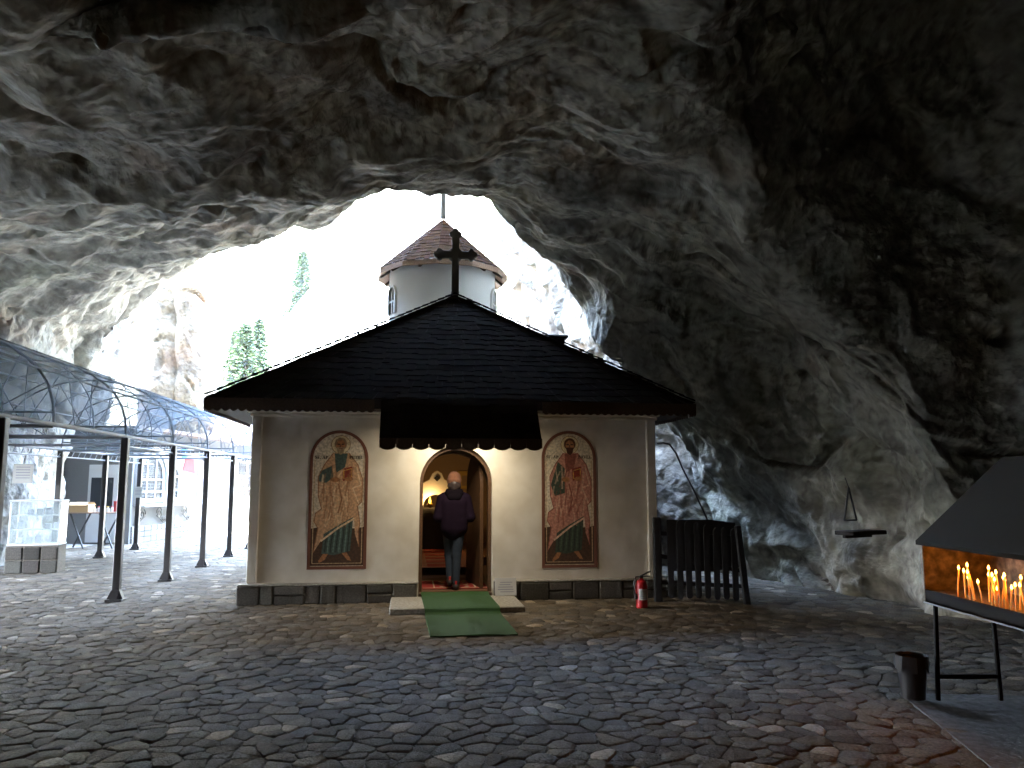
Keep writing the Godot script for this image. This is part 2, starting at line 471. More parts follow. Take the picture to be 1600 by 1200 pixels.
	var fn := func(u: float, v: float) -> Vector3:
		var k := 0
		while k < 15 and v > share[k + 1]: k += 1
		var f: float = (v - share[k]) / (share[k + 1] - share[k])
		var a := spline(rows[maxi(k - 1, 0)], u)
		var b := spline(rows[k], u)
		var c := spline(rows[k + 1], u)
		var d := spline(rows[mini(k + 2, 16)], u)
		return b.cubic_interpolate(c, a, d, f)
	setting(put(sheet(620, 380, fn, 0.62, 0.58, 0.0, 1.0, Color(1.05, 1.0, 0.89)), "cave_vault", M.rock), "rough grey limestone vault arching over the church")
	# the lit wall beyond the lip on the left
	var foot := [Vector3(-10.2, -0.4, -14), Vector3(-10.0, -0.4, -14.6), Vector3(-10.0, -0.4, -15.4), Vector3(-10.6, -0.4, -17.5), Vector3(-11.9, -0.4, -20), Vector3(-13.0, -0.4, -23), Vector3(-13.4, -0.4, -26), Vector3(-16, -0.4, -27.5)]
	var head := [Vector3(-8.4, 14, -14), Vector3(-8.2, 14, -14.8), Vector3(-8.3, 14, -15.8), Vector3(-8.9, 14, -18), Vector3(-9.6, 14, -21), Vector3(-10.2, 14, -23.5), Vector3(-11.2, 14, -25.6), Vector3(-16, 14, -27)]
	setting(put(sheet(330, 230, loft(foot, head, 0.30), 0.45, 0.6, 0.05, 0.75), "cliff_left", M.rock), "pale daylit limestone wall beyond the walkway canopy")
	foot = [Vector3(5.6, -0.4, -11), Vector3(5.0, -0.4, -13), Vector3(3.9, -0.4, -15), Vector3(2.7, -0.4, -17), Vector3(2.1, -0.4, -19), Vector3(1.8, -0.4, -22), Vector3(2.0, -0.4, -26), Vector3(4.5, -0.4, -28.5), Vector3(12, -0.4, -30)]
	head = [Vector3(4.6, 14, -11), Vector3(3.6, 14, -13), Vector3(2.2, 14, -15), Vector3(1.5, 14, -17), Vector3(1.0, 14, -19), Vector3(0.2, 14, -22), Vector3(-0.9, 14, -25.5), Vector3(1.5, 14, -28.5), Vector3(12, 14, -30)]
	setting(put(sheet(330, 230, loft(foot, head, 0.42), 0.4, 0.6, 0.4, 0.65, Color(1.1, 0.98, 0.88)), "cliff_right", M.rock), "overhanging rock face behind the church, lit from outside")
	# two leaning rock pillars left of the opening
	for d in [[at(272, 600, -29.5), 1.05, 0.0, 13.0, "tall brown rock pillar beside a dark crevice"], [at(318, 600, -28.8), 0.62, -0.07, 12.0, "narrow rock rib leaning on the brown pillar"], [at(362, 440, -33.0), 0.8, 0.05, 20.0, ""]]:
		var o: Vector3 = d[0]
		var rad: float = d[1]
		var lean: float = d[2]
		var hh: float = d[3]
		var from_y: float = -0.4 if d[4] else 8.2
		var f2 := func(u: float, v: float) -> Vector3:
			var y := lerpf(from_y, hh, v)
			var r := rad * (1.25 - 0.45 * v)
			if from_y > 0: r = rad * clampf(v * 3.0, 0.02, 1.0)
			return Vector3(o.x + cos(-u * TAU) * r + lean * y, y, o.z + sin(-u * TAU) * r * 1.2)
		setting(put(sheet(90, 170, f2, 0.2, 0.4, 0.7 if d[4] else 0.0, 0.55 if d[4] else 1.0, Color(1.15, 0.97, 0.76) if d[4] else Color(1, 1, 1)), "rock_pillar", M.rock), d[4] if d[4] else "pointed rock hanging above the opening")
func loft(foot: Array, head: Array, over: float) -> Callable:
	return func(u: float, v: float) -> Vector3:
		var a := spline(foot, u)
		var b := spline(head, u)
		var o := lerpf(v, smoothstep(0.05, 0.95, v), 1.0)
		o = lerpf(o, v, over)
		return Vector3(lerpf(a.x, b.x, o), lerpf(a.y, b.y, v), lerpf(a.z, b.z, o))

# ------------------------------------------------------------------ ground and cobbles
func clip(poly: PackedVector2Array, m: Vector2, d: Vector2) -> PackedVector2Array:
	# keeps the side where (p - m) . d <= 0
	var r := PackedVector2Array()
	var n := poly.size()
	for k in n:
		var a := poly[k]
		var b := poly[(k + 1) % n]
		var fa := (a - m).dot(d)
		var fb := (b - m).dot(d)
		if fa <= 0: r.push_back(a)
		if (fa < 0 and fb > 0) or (fa > 0 and fb < 0): r.push_back(a.lerp(b, fa / (fa - fb)))
	return r
func ground() -> void:
	var b := B.new()
	var hs := 90.0
	b.face([Vector3(-hs, -0.008, 90), Vector3(hs, -0.008, 90), Vector3(hs, -0.008, -hs), Vector3(-hs, -0.008, -hs)], Vector3.UP)
	var g := put(b, "ground", M.dirt)
	setting(g, "earth and cobbled paving of the cave floor")
	rng.seed = 77
	var gs := 0.135
	var sites := {}
	var wob := noise(FastNoiseLite.TYPE_SIMPLEX, 0.9, 2, 71)
	for j in range(-188, -18):
		for k in range(-84, 48):
			if rng.randf() < 0.22: continue
			sites[Vector2i(k, j)] = Vector2((k + rng.randf_range(-0.46, 0.46)) * gs, (j + rng.randf_range(-0.40, 0.40)) * gs)
	var cells := []
	for key in sites:
		var s: Vector2 = sites[key]
		var z := s.y
		if z > -3.6 or z < -25.0: continue
		if absf(s.x) > 0.67 * -z + 0.6: continue
		if s.x > 6.2 or s.x < -11.2: continue
		var lo := (Vector3(s.x, 0, z) - CH).rotated(Vector3.UP, -YAW)
		if lo.x > 0.1 and lo.x < 5.9 and lo.z < -0.05 and lo.z > -8: continue
		if s.x > 3.2 and z < -17.0: continue
		var poly := PackedVector2Array([s + Vector2(-0.6, -0.6), s + Vector2(0.6, -0.6), s + Vector2(0.6, 0.6), s + Vector2(-0.6, 0.6)])
		for dj in range(-2, 3):
			for dk in range(-2, 3):
				var o = sites.get(key + Vector2i(dk, dj))
				if o == null or (dj == 0 and dk == 0): continue
				var d: Vector2 = o - s
				var l := d.length()
				poly = clip(poly, s + d * 0.5 - d / l * 0.0035, d)
		if poly.size() < 3: continue
		# seen size, for which stones become single pieces
		var inside := absf(s.x) < 0.63 * -z and z < -4.45
		cells.append([(1.0 if inside else 0.0) / (z * z), s, poly])
	cells.sort_custom(func(p, q): return p[0] > q[0])
	var stuff := B.new()
	for k in cells.size():
		var single: bool = k < 300
		var bb := B.new() if single else stuff
		var s: Vector2 = cells[k][1]
		var origin := Vector3(s.x, 0, s.y) if single else Vector3.ZERO
		stone(bb, cells[k][2], s, origin, -s.y < 9.0)
		if single:
			var o := put(bb, "cobblestone", M.stone, g)
			o.position = origin
	var st := put(stuff, "cobblestones", M.stone, g)
	st.set_meta("kind", "stuff")
	var yb := B.new()
	yb.face([Vector3(-60, -0.004, -20.5), Vector3(60, -0.004, -20.5), Vector3(60, -0.004, -60), Vector3(-60, -0.004, -60)], Vector3.UP)
	yb.face([Vector3(-60, -0.004, 12), Vector3(-11.8, -0.004, 12), Vector3(-11.8, -0.004, -20.5), Vector3(-60, -0.004, -20.5)], Vector3.UP)
	setting(put(yb, "gravel_yard", M.gravel), "pale gravel yard outside the cave mouth")
	# edge of the concrete slab in the near right corner
	var sl := B.new()
	var e0 := gp(1405, 1085)
	var e1 := gp(1565, 1215)
	var out := Vector3(1, 0, 0.0)
	var pts := [e0, e1, e1 + Vector3(0.0, 0, 3.0), e0 + Vector3(4, 0, 3.6), e0 + Vector3(4, 0, 0.4)]
	var poly2 := PackedVector2Array()
	for p in pts: poly2.push_back(Vector2(p.x, -p.z))
	sl.prism(poly2, 0.06, Transform3D(Basis(Vector3.RIGHT, Vector3(0, 0, -1), Vector3.UP), Vector3(0, 0.013, 0)))
	setting(put(sl, "concrete_slab", M.concrete), "dark concrete slab under the candle stand")
func stone(b: B, poly: PackedVector2Array, s: Vector2, origin: Vector3, fine: bool) -> void:
	var tone := rng.randf()
	var v := 0.11 + 0.10 * rng.randf()
	var pale := rng.randf() < 0.05
	if pale: v = rng.randf_range(0.28, 0.42)
	var hue := rng.randf_range(-1, 1)
	b.tint = Color(v * (1.18 + 0.06 * hue), v * 1.0, v * (0.78 - 0.06 * hue))
	var h := rng.randf_range(-0.004, 0.006) + 0.004
	var tilt := Vector2(rng.randfn(0, 0.022), rng.randfn(0, 0.022))
	var pts := poly
	if fine:
		var q := PackedVector2Array()
		for k in pts.size():
			var a := pts[k]
			var c := pts[(k + 1) % pts.size()]
			if a.distance_to(c) < 0.02:
				q.push_back((a + c) * 0.5)
				continue
			q.push_back(a.lerp(c, 0.13)); q.push_back(a.lerp(c, 0.87))
		pts = q
	var n := pts.size()
	if n < 3: return
	var start := b.v.size()
	var cen := Vector2.ZERO
	for p in pts: cen += p
	cen /= n
	var ins := [0.0, 0.002, 0.009]
	var drop := [-0.05, -0.006, 0.0]
	for r in 3:
		for k in n:
			var d := pts[k] - cen
			var l := maxf(d.length(), 0.001)
			var p := pts[k] - d / l * minf(ins[r] * (0.8 + 0.5 * tone), l * 0.5)
			var y: float = h + drop[r] + (p - s).dot(tilt)
			var nn := Vector3(d.x / l, [0.1, 1.4, 9.0][r], d.y / l).normalized()
			b.vert(Vector3(p.x, y, p.y) - origin, nn)
	var ce := b.vert(Vector3(cen.x, h + 0.003 + (cen - s).dot(tilt), cen.y) - origin, Vector3(-tilt.x, 1, -tilt.y).normalized())
	# find winding
	var area := 0.0
	for k in n: area += pts[k].cross(pts[(k + 1) % n])
	for r in 2:
		for k in n:
			var a := start + r * n + k
			var c := start + r * n + (k + 1) % n
			if area > 0: b.i.append_array([a, c, a + n, c, c + n, a + n])
			else: b.i.append_array([a, a + n, c, c, a + n, c + n])
	for k in n:
		var a := start + 2 * n + k
		var c := start + 2 * n + (k + 1) % n
		if area > 0: b.i.append_array([a, c, ce])
		else: b.i.append_array([a, ce, c])

# ------------------------------------------------------------------ church
const CH := Vector3(-3.72, 0, -11.03)
const YAW := 0.12915
func shingles(b: B, a: Vector3, c: Vector3, d: Vector3, e: Vector3, expo: float, wid: float) -> void:
	# courses of shingles on the quad a-c (eave) up to e-d (top, d over c)
	var nn := (c - a).cross(e - a).normalized()
	if nn.y < 0: nn = -nn
	var len := ((d + e) * 0.5 - (a + c) * 0.5).length()
	var rows := int(len / expo)
	for r in rows:
		var f0 := float(r) / rows
		var f1 := minf(float(r + 1.45) / rows, 1.0)
		var l0 := a.lerp(e, f0)
		var r0 := c.lerp(d, f0)
		var l1 := a.lerp(e, f1)
		var r1 := c.lerp(d, f1)
		var cnt := maxi(1, int((r0 - l0).length() / wid))
		var edge := [0.0]
		for k in range(1, cnt): edge.append((k + rng.randf_range(-0.32, 0.32)) / cnt)
		edge.append(1.0)
		for k in cnt:
			var g0: float = edge[k]
			var g1: float = edge[k + 1] - 0.02 / cnt
			var sag := rng.randf_range(-0.045, 0.035)
			var dn := (l0 - l1).normalized() * sag
			var lift := nn * rng.randf_range(0.010, 0.019)
			var p := [l0.lerp(r0, g0) + dn + lift, l0.lerp(r0, g1) + dn + lift, l1.lerp(r1, g1) + nn * 0.006, l1.lerp(r1, g0) + nn * 0.006]
			var t := rng.randf_range(0.75, 1.3)
			b.tint = Color(0.030 * t, 0.024 * t, 0.018 * t)
			b.face(p, nn)
			b.face([p[0], p[1], p[1] - nn * 0.012, p[0] - nn * 0.012], (a - e))
	b.tint = Color(1, 1, 1)
func arch_poly(x0: float, x1: float, y0: float, ys: float, rise: float, seg := 14) -> PackedVector2Array:
	var p := PackedVector2Array([Vector2(x0, y0)])
	var cx := (x0 + x1) * 0.5
	for k in seg + 1:
		var a := PI - PI * k / seg
		p.push_back(Vector2(cx + cos(a) * (x1 - x0) * 0.5, ys + sin(a) * rise))
	p.push_back(Vector2(x1, y0))
	return p
func arch_band(b: B, x0: float, x1: float, y0: float, ys: float, rise: float, w: float, d: float, z: float, closed := false, seg := 20) -> void:
	# a frame of width w inside an arch
	var o := arch_poly(x0, x1, y0, ys, rise, seg)
	var q := arch_poly(x0 + w, x1 - w, y0 + (w if closed else 0.0), ys, rise - w, seg)
	var n := o.size()
	for k in (n if closed else n - 1):
		var m := (k + 1) % n
		var p := [Vector3(o[k].x, o[k].y, z), Vector3(o[m].x, o[m].y, z), Vector3(q[m].x, q[m].y, z), Vector3(q[k].x, q[k].y, z)]
		b.face(p, Vector3(0, 0, 1))
		var mid := Vector3((x0 + x1) * 0.5, ys * 0.7, z)
		if d > 0:
			b.face([p[0], p[1], p[1] - Vector3(0, 0, d), p[0] - Vector3(0, 0, d)], p[0] - mid)
			b.face([p[3], p[2], p[2] - Vector3(0, 0, d), p[3] - Vector3(0, 0, d)], mid - p[3])
func church() -> void:
	rng.seed = 5
	var c := thing("church", CH, YAW, "small whitewashed church with dark shingled hip roof and round tower", "church")
	# walls
	var b := B.new()
	var p := PackedVector2Array([Vector2(0.14, 0.05), Vector2(0.14, 2.64), Vector2(5.86, 2.64), Vector2(5.86, 0.05), Vector2(3.47, 0.05)])
	var ar := arch_poly(2.44, 3.47, 0.05, 1.62, 0.53, 24)
	for k in range(ar.size() - 2, 0, -1): p.push_back(ar[k])
	p.push_back(Vector2(2.44, 0.05))
	b.prism(p, 0.45)
	b.cube(Vector3(0.365, 1.345, -4.1), Vector3(0.45, 2.59, 7.29))
	b.cube(Vector3(5.635, 1.345, -4.1), Vector3(0.45, 2.59, 7.29))
	b.cube(Vector3(3, 1.345, -7.975), Vector3(5.72, 2.59, 0.45))
	var wall := put(b, "wall", M.stucco, c)
	for x in [0.20, 5.80]:
		b = B.new()
		b.cube(Vector3(x, 1.42, 0.028), Vector3(0.13, 2.26, 0.056), 0.008)
		put(b, "corner_pilaster", M.stucco, wall)
	b = B.new()
	b.cube(Vector3(3, 2.565, 0.03), Vector3(5.80, 0.05, 0.06), 0.012)
	b.cube(Vector3(3, 2.615, 0.05), Vector3(5.86, 0.046, 0.10), 0.012)
	put(b, "cornice", M.stucco, wall)
	# plinth of rough blocks
	for side in [[0.02, 2.42], [3.49, 5.98]]:
		var x: float = side[0]
		var base := B.new()
		base.cube(Vector3((side[0] + side[1]) * 0.5, 0.12, 0.02), Vector3(side[1] - side[0], 0.27, 0.05))
		put(base, "plinth", M.dirt, c)
		while x < side[1] - 0.02:
			var w := minf(rng.randf_range(0.16, 0.42), side[1] - x)
			if side[1] - x - w < 0.12: w = side[1] - x
			var split := rng.randf() < 0.35
			var parts := [[0.0, 0.255]] if not split else [[0.0, 0.13], [0.137, 0.255]]
			for q in parts:
				var s := B.new()
				var t := rng.randf_range(0.09, 0.18)
				s.tint = Color(t, t * 0.93, t * 0.82)
				var hh: float = q[1] - q[0]
				s.cube(Vector3(0, 0, 0), Vector3(w - 0.012, hh - 0.008, 0.09 + rng.randf() * 0.035), 0.014)
				var o := put(s, "plinth_stone", M.stone, c)
				o.position = Vector3(x + w * 0.5, q[0] + hh * 0.5 - 0.005, 0.06)
				o.rotation = Vector3(rng.randf_range(-0.04, 0.04), rng.randf_range(-0.03, 0.03), rng.randf_range(-0.015, 0.015))
			x += w
	b = B.new()
	b.cube(Vector3(1.24, 0.262, 0.05), Vector3(2.40, 0.022, 0.13), 0.006)
	b.cube(Vector3(4.73, 0.262, 0.05), Vector3(2.48, 0.022, 0.13), 0.006)
	put(b, "plinth_coping", M.slab, c)
	# door frame, reveal, inside
	b = B.new()
	arch_band(b, 2.444, 3.466, 0.07, 1.62, 0.526, 0.045, 0.08, -0.10)
	put(b, "door_frame", M.door_wood, c)
	b = B.new()
	b.cube(Vector3(2.955, 0.08, -0.03), Vector3(1.02, 0.07, 0.12), 0.01)
	put(b, "threshold", M.door_wood, c)
	interior(c)
	# murals
	mural(c, 0.92, 1.72, 0.45, 2.36, 0)
	mural(c, 4.18, 4.98, 0.43, 2.38, 1)
	# roof
	var e1 := Vector3(-0.39, 2.75, 0.5)
	var e2 := Vector3(6.31, 2.75, 0.5)
	var e3 := Vector3(6.31, 2.75, -8.7)
	var e4 := Vector3(-0.39, 2.75, -8.7)
	var ap := Vector3(3.02, 4.80, -1.9)
	var rb := Vector3(3.02, 4.80, -6.6)
	b = B.new()
	b.face([e1, e2, ap], Vector3(0, 1, 1)); b.face([e2, e3, rb, ap], Vector3(1, 1, 0))
	b.face([e3, e4, rb], Vector3(0, 1, -1)); b.face([e4, e1, ap, rb], Vector3(-1, 1, 0))
	var dn := Vector3(0, -0.13, 0)
	b.face([e1 + dn, e2 + dn, e3 + dn, e4 + dn], Vector3.DOWN)
	for q in [[e1, e2, Vector3(0, 0, 1)], [e2, e3, Vector3(1, 0, 0)], [e3, e4, Vector3(0, 0, -1)], [e4, e1, Vector3(-1, 0, 0)]]:
		b.face([q[0], q[1], q[1] + dn, q[0] + dn], q[2])
	var roof := put(b, "roof", M.dark_wood, c)
	b = B.new()
	shingles(b, e1, e2, ap, ap, 0.15, 0.125)
	shingles(b, e2, e3, rb, ap, 0.15, 0.14)
	shingles(b, e4, e1, ap, rb, 0.15, 0.14)
	put(b, "shingles", M.shingle, roof).set_meta("kind", "stuff")
	b = B.new()
	for q in [[e1, ap], [e2, ap], [ap, rb]]:
		var cnt := 26
		for k in cnt:
			var u: Vector3 = q[0].lerp(q[1], float(k) / cnt)
			var w: Vector3 = q[0].lerp(q[1], float(k + 1.25) / cnt)
			b.tint = Color(1, 1, 1) * rng.randf_range(0.016, 0.024)
			b.bar(u + Vector3(0, 0.05, 0), w + Vector3(0, 0.035, 0), 0.13, 0.02, 0.004)
	put(b, "ridge_caps", M.shingle, roof).set_meta("kind", "stuff")
	# scalloped boards along the eave
	var sc := B.new()
	sc.prism(scallop(0.104, 0.15, 0.04), 0.02)
	var scm := sc.mesh()
	var cnt2 := 64
	for k in cnt2:
		var x := -0.39 + 6.70 * (k + 0.5) / cnt2
		if x > 1.86 and x < 4.06: continue
		var o := put(scm, "eave_board", M.fascia_wood, roof)
		o.position = Vector3(x, 2.745, 0.525)
	for k in 30:
		for s in [0, 1]:
			if k > 17 and s == 1: continue
			var o := put(scm, "eave_board", M.fascia_wood, roof)
			o.position = Vector3(-0.415 if s == 0 else 6.335, 2.745, 0.45 - k * 0.105)
			o.rotation.y = -PI / 2 if s == 0 else PI / 2
	# porch skirt over the door
	var pa := Vector3(1.90, 2.16, 1.02)
	var pb := Vector3(4.02, 2.16, 1.02)
	var pc := Vector3(4.02, 2.79, 0.47)
	var pd := Vector3(1.90, 2.79, 0.47)
	b = B.new()
	var th := Vector3(0, -0.035, -0.03)
	b.face([pa, pb, pc, pd], Vector3(0, 1, 1)); b.face([pa + th, pb + th, pc + th, pd + th], Vector3(0, -1, -1))
	b.face([pa, pb, pb + th, pa + th], Vector3(0, -1, 1)); b.face([pa, pd, pd + th, pa + th], Vector3.LEFT); b.face([pb, pc, pc + th, pb + th], Vector3.RIGHT)
	var porch := put(b, "porch_roof", M.dark_wood, c)
	b = B.new()
	shingles(b, pa, pb, pc, pd, 0.15, 0.125)
	put(b, "shingles", M.shingle, porch).set_meta("kind", "stuff")
	b = B.new()
	for x in [1.96, 3.96]:
		b.bar(Vector3(x, 2.14, 0.97), Vector3(x, 2.62, 0.54), 0.05, 0.06, 0.005)
	put(b, "porch_bracket", M.dark_wood, porch)
	sc = B.new()
	sc.prism(scallop(0.208, 0.125, 0.045), 0.022)
	scm = sc.mesh()
	for k in 10:
		var o := put(scm, "valance_board", M.fascia_wood, porch)
		o.position = Vector3(1.90 + 0.212 * (k + 0.5), 2.20, 1.045)
	# crosses
	cross_part(c, Vector3(3.02, 4.80, -1.86), 0.36, 1.15, 0.70, 0.125)
	# chimney on the right slope
	b = B.new()
	b.cube(Vector3(5.05, 3.95, -3.6), Vector3(0.34, 0.9, 0.34), 0.02)
	b.cube(Vector3(5.05, 4.42, -3.6), Vector3(0.46, 0.07, 0.46), 0.02)
	put(b, "chimney", M.soot, roof)
	tower(c)
func scallop(w: float, h: float, d: float) -> PackedVector2Array:
	var p := PackedVector2Array([Vector2(-w / 2, 0), Vector2(w / 2, 0), Vector2(w / 2, -h)])
	for k in range(1, 8):
		var a := PI * k / 8.0
		p.push_back(Vector2(cos(a) * w * 0.46, -h + d * 0.35 - sin(a) * d))
	p.push_back(Vector2(-w / 2, -h))
	return p
func cross_part(c: Node3D, o: Vector3, arm: float, tall: float, at_h: float, w: float) -> void:
	var b := B.new()
	b.cube(o + Vector3(0, tall * 0.5 - 0.03, 0), Vector3(w, tall - 0.06, 0.05), 0.008)
	b.cube(o + Vector3(0, at_h, 0), Vector3(arm * 2 - 0.10, w * 1.1, 0.046), 0.008)
	for q in [[Vector3(0, tall - 0.09, 0), 0.0], [Vector3(arm - 0.09, at_h, 0), -PI / 2], [Vector3(-arm + 0.09, at_h, 0), PI / 2]]:
		for k in [-1, 0, 1]:
			var dir: Vector3 = Vector3(0, 1, 0).rotated(Vector3(0, 0, 1), q[1] + k * PI / 2)
			var ce: Vector3 = o + q[0] + dir * 0.05
			var disc := PackedVector2Array()
			for m in 12: disc.push_back(Vector2(ce.x + cos(TAU * m / 12) * 0.055, ce.y + sin(TAU * m / 12) * 0.055))
			b.prism(disc, 0.044 - 0.001 * k, Transform3D(Basis(), Vector3(0, 0, o.z + 0.022 + 0.001 * k)))
	# diagonal infill at the crossing
	for k in 4:
		var a := PI / 4 + k * PI / 2
		b.bar(o + Vector3(0, at_h, 0), o + Vector3(cos(a) * 0.13, at_h + sin(a) * 0.13, 0), 0.06, 0.03, 0.004, Vector3(0, 0, 1))
	put(b, "cross", M.cross_wood, c)
func tower(c: Node3D) -> void:
	var o := Vector3(2.93, 0, -5.0)
	var b := B.new()
	b.lathe(o, [[1.10, 3.6], [1.10, 6.02]], 48)
	var t := put(b, "tower", M.tower_wall, c)
	# arched windows round the drum
	for k in 4:
		var a := deg_to_rad([158.0, 20.0, -70.0, -110.0][k])
		var d := Vector3(cos(a), 0, sin(a))
		var ba := Basis(Vector3(sin(a), 0, -cos(a)), Vector3.UP, d)
		var f := Transform3D(ba, o + d * 1.075)
		b = B.new()
		var ring := B.new()
		arch_band(ring, -0.20, 0.20, 5.02, 5.42, 0.20, 0.05, 0.10, 0.06)
		for q in ring.v.size():
			ring.v[q] = f * ring.v[q]
			ring.n[q] = f.basis * ring.n[q]
		var w := put(ring, "window", M.tower_wall, t)
		var pane := B.new()
		pane.prism(arch_poly(-0.155, 0.155, 5.03, 5.42, 0.155), 0.01, f * Transform3D(Basis(), Vector3(0, 0, 0.03)))
		put(pane, "pane", M.dark_pane, w)
		var mull := B.new()
		mull.box(f * Transform3D(Basis(), Vector3(0, 5.3, 0.036)), Vector3(0.025, 0.54, 0.02))
		mull.box(f * Transform3D(Basis(), Vector3(0, 5.28, 0.037)), Vector3(0.31, 0.025, 0.018))
		put(mull, "glazing_bar", M.white_paint, w)
	b = B.new()
	b.lathe(o, [[1.33, 5.945], [1.36, 5.95]], 12, 0.13, TAU + 0.13, true)
	b.lathe(o, [[1.34, 5.95], [0.005, 7.12]], 12, 0.13, TAU + 0.13, true)
	var roof := put(b, "tower_roof", M.dark_wood, t)
	b = B.new()
	for k in 12:
		var a := TAU * k / 12 + 0.13
		var a2 := TAU * (k + 1) / 12 + 0.13
		var q := o + Vector3(cos(a), 0, sin(a)) * 1.36 + Vector3(0, 5.955, 0)
		var r := o + Vector3(cos(a2), 0, sin(a2)) * 1.36 + Vector3(0, 5.955, 0)
		var top := o + Vector3(0, 7.18, 0)
		shingles(b, r, q, top, top, 0.13, 0.11)
	for k in b.c.size():
		var cc := b.c[k]
		b.c[k] = Color(cc.r * 1.25, cc.g * 0.8, cc.b * 0.55)
	put(b, "shingles", M.shingle, roof).set_meta("kind", "stuff")
	b = B.new()
	b.lathe(o, [[1.335, 5.86], [1.10, 6.02]], 12, 0.13, TAU + 0.13, true)
	put(b, "soffit", M.pale_wood, roof)
	for k in 12:
		var a := TAU * k / 12 + 0.13
		var a2 := TAU * (k + 1) / 12 + 0.13
		var q := o + Vector3(cos(a), 0, sin(a)) * 1.35 + Vector3(0, 5.90, 0)
		var r := o + Vector3(cos(a2), 0, sin(a2)) * 1.35 + Vector3(0, 5.90, 0)
		b = B.new()
		b.bar(q, r, 0.025, 0.11, 0.004)
		put(b, "fascia", M.pale_wood, roof)
		b = B.new()
		var am := (a + a2) * 0.5
		var e := Vector3(cos(am), 0, sin(am))
		b.bar(o + e * 1.08 + Vector3(0, 5.985, 0), o + e * 1.30 + Vector3(0, 5.83, 0), 0.06, 0.05, 0.004)
		put(b, "rafter", M.fascia_wood, roof)
	b = B.new()
	b.cube(o + Vector3(0, 7.95, 0), Vector3(0.11, 1.5, 0.10), 0.01)
	b.cube(o + Vector3(0, 8.4, 0), Vector3(0.62, 0.12, 0.098), 0.01)
	put(b, "cross", M.cross_wood, t)

func interior(c: Node3D) -> void:
	var b := B.new()
	b.cube(Vector3(3, 0.03, -2.1), Vector3(4.79, 0.14, 3.7))
	b.cube(Vector3(3, 0.10, -5.85), Vector3(4.79, 0.28, 3.8))
	put(b, "nave_floor", M.floor_boards, c)
	b = B.new()
	b.cube(Vector3(3, 2.52, -4.2), Vector3(4.82, 0.08, 7.3))
	put(b, "nave_ceiling", M.nave_fresco, c)
	# painted lining of the nave walls
	b = B.new()
	b.cube(Vector3(0.60, 1.3, -4.1), Vector3(0.01, 2.4, 7.2))
	b.cube(Vector3(5.40, 1.3, -4.1), Vector3(0.01, 2.4, 7.2))
	b.cube(Vector3(3, 1.3, -7.74), Vector3(4.7, 2.4, 0.01))
	put(b, "painted_lining", M.nave_fresco, c)
	# fresco on the splayed jamb right of the door, and a cross wall with an inner arch
	b = B.new()
	b.face([Vector3(3.452, 0.1, -0.20), Vector3(3.452, 0.1, -0.47), Vector3(3.452, 1.66, -0.47), Vector3(3.452, 1.66, -0.20)], Vector3.LEFT, [Vector2(1, 1), Vector2(0, 1), Vector2(0, 0), Vector2(1, 0)])
	var fm: StandardMaterial3D = M.fresco.duplicate()
	fm.albedo_texture = jamb_image()
	put(b, "jamb_fresco", fm, c)
	var p := PackedVector2Array([Vector2(0.62, 0.1), Vector2(0.62, 2.46), Vector2(5.38, 2.46), Vector2(5.38, 0.1), Vector2(3.56, 0.1)])
	var ar := arch_poly(2.40, 3.56, 0.1, 1.50, 0.60, 20)
	for k in range(ar.size() - 2, 0, -1): p.push_back(ar[k])
	p.push_back(Vector2(2.40, 0.1))
	b = B.new()
	b.prism(p, 0.25, Transform3D(Basis(), Vector3(0, 0, -1.5)))
	put(b, "inner_arch", M.nave_fresco, c)
	b = B.new()
	b.face([Vector3(3.552, 0.12, -1.0), Vector3(3.552, 0.12, -1.49), Vector3(3.552, 2.3, -1.49), Vector3(3.552, 2.3, -1.0)], Vector3.LEFT, [Vector2(0, 1), Vector2(1, 1), Vector2(1, 0), Vector2(0, 0)])
	# open door leaf, turned inwards
	b = B.new()
	var leaf := arch_poly(-0.02, 0.92, 0.0, 1.45, 0.5, 16)
	b.prism(leaf, 0.05, Transform3D(Basis(Vector3.UP, deg_to_rad(98)), Vector3(3.38, 0.11, -0.47)))
	var dl := put(b, "door_leaf", M.door_wood, c)
	b = B.new()
	for q in [0.35, 0.95]:
		b.box(Transform3D(Basis(Vector3.UP, deg_to_rad(98)), Vector3(3.38, 0.11, -0.47)) * Transform3D(Basis(), Vector3(0.45, q + 0.1, 0.012)), Vector3(0.62, 0.42, 0.02), 0.008)
	put(b, "door_panel", M.dark_wood, dl)
	b = B.new()
	b.tube([Vector3(3.33, 1.10, -1.18), Vector3(3.26, 1.10, -1.18), Vector3(3.26, 1.10, -1.06)], 0.012)
	put(b, "handle", M.gold, dl)

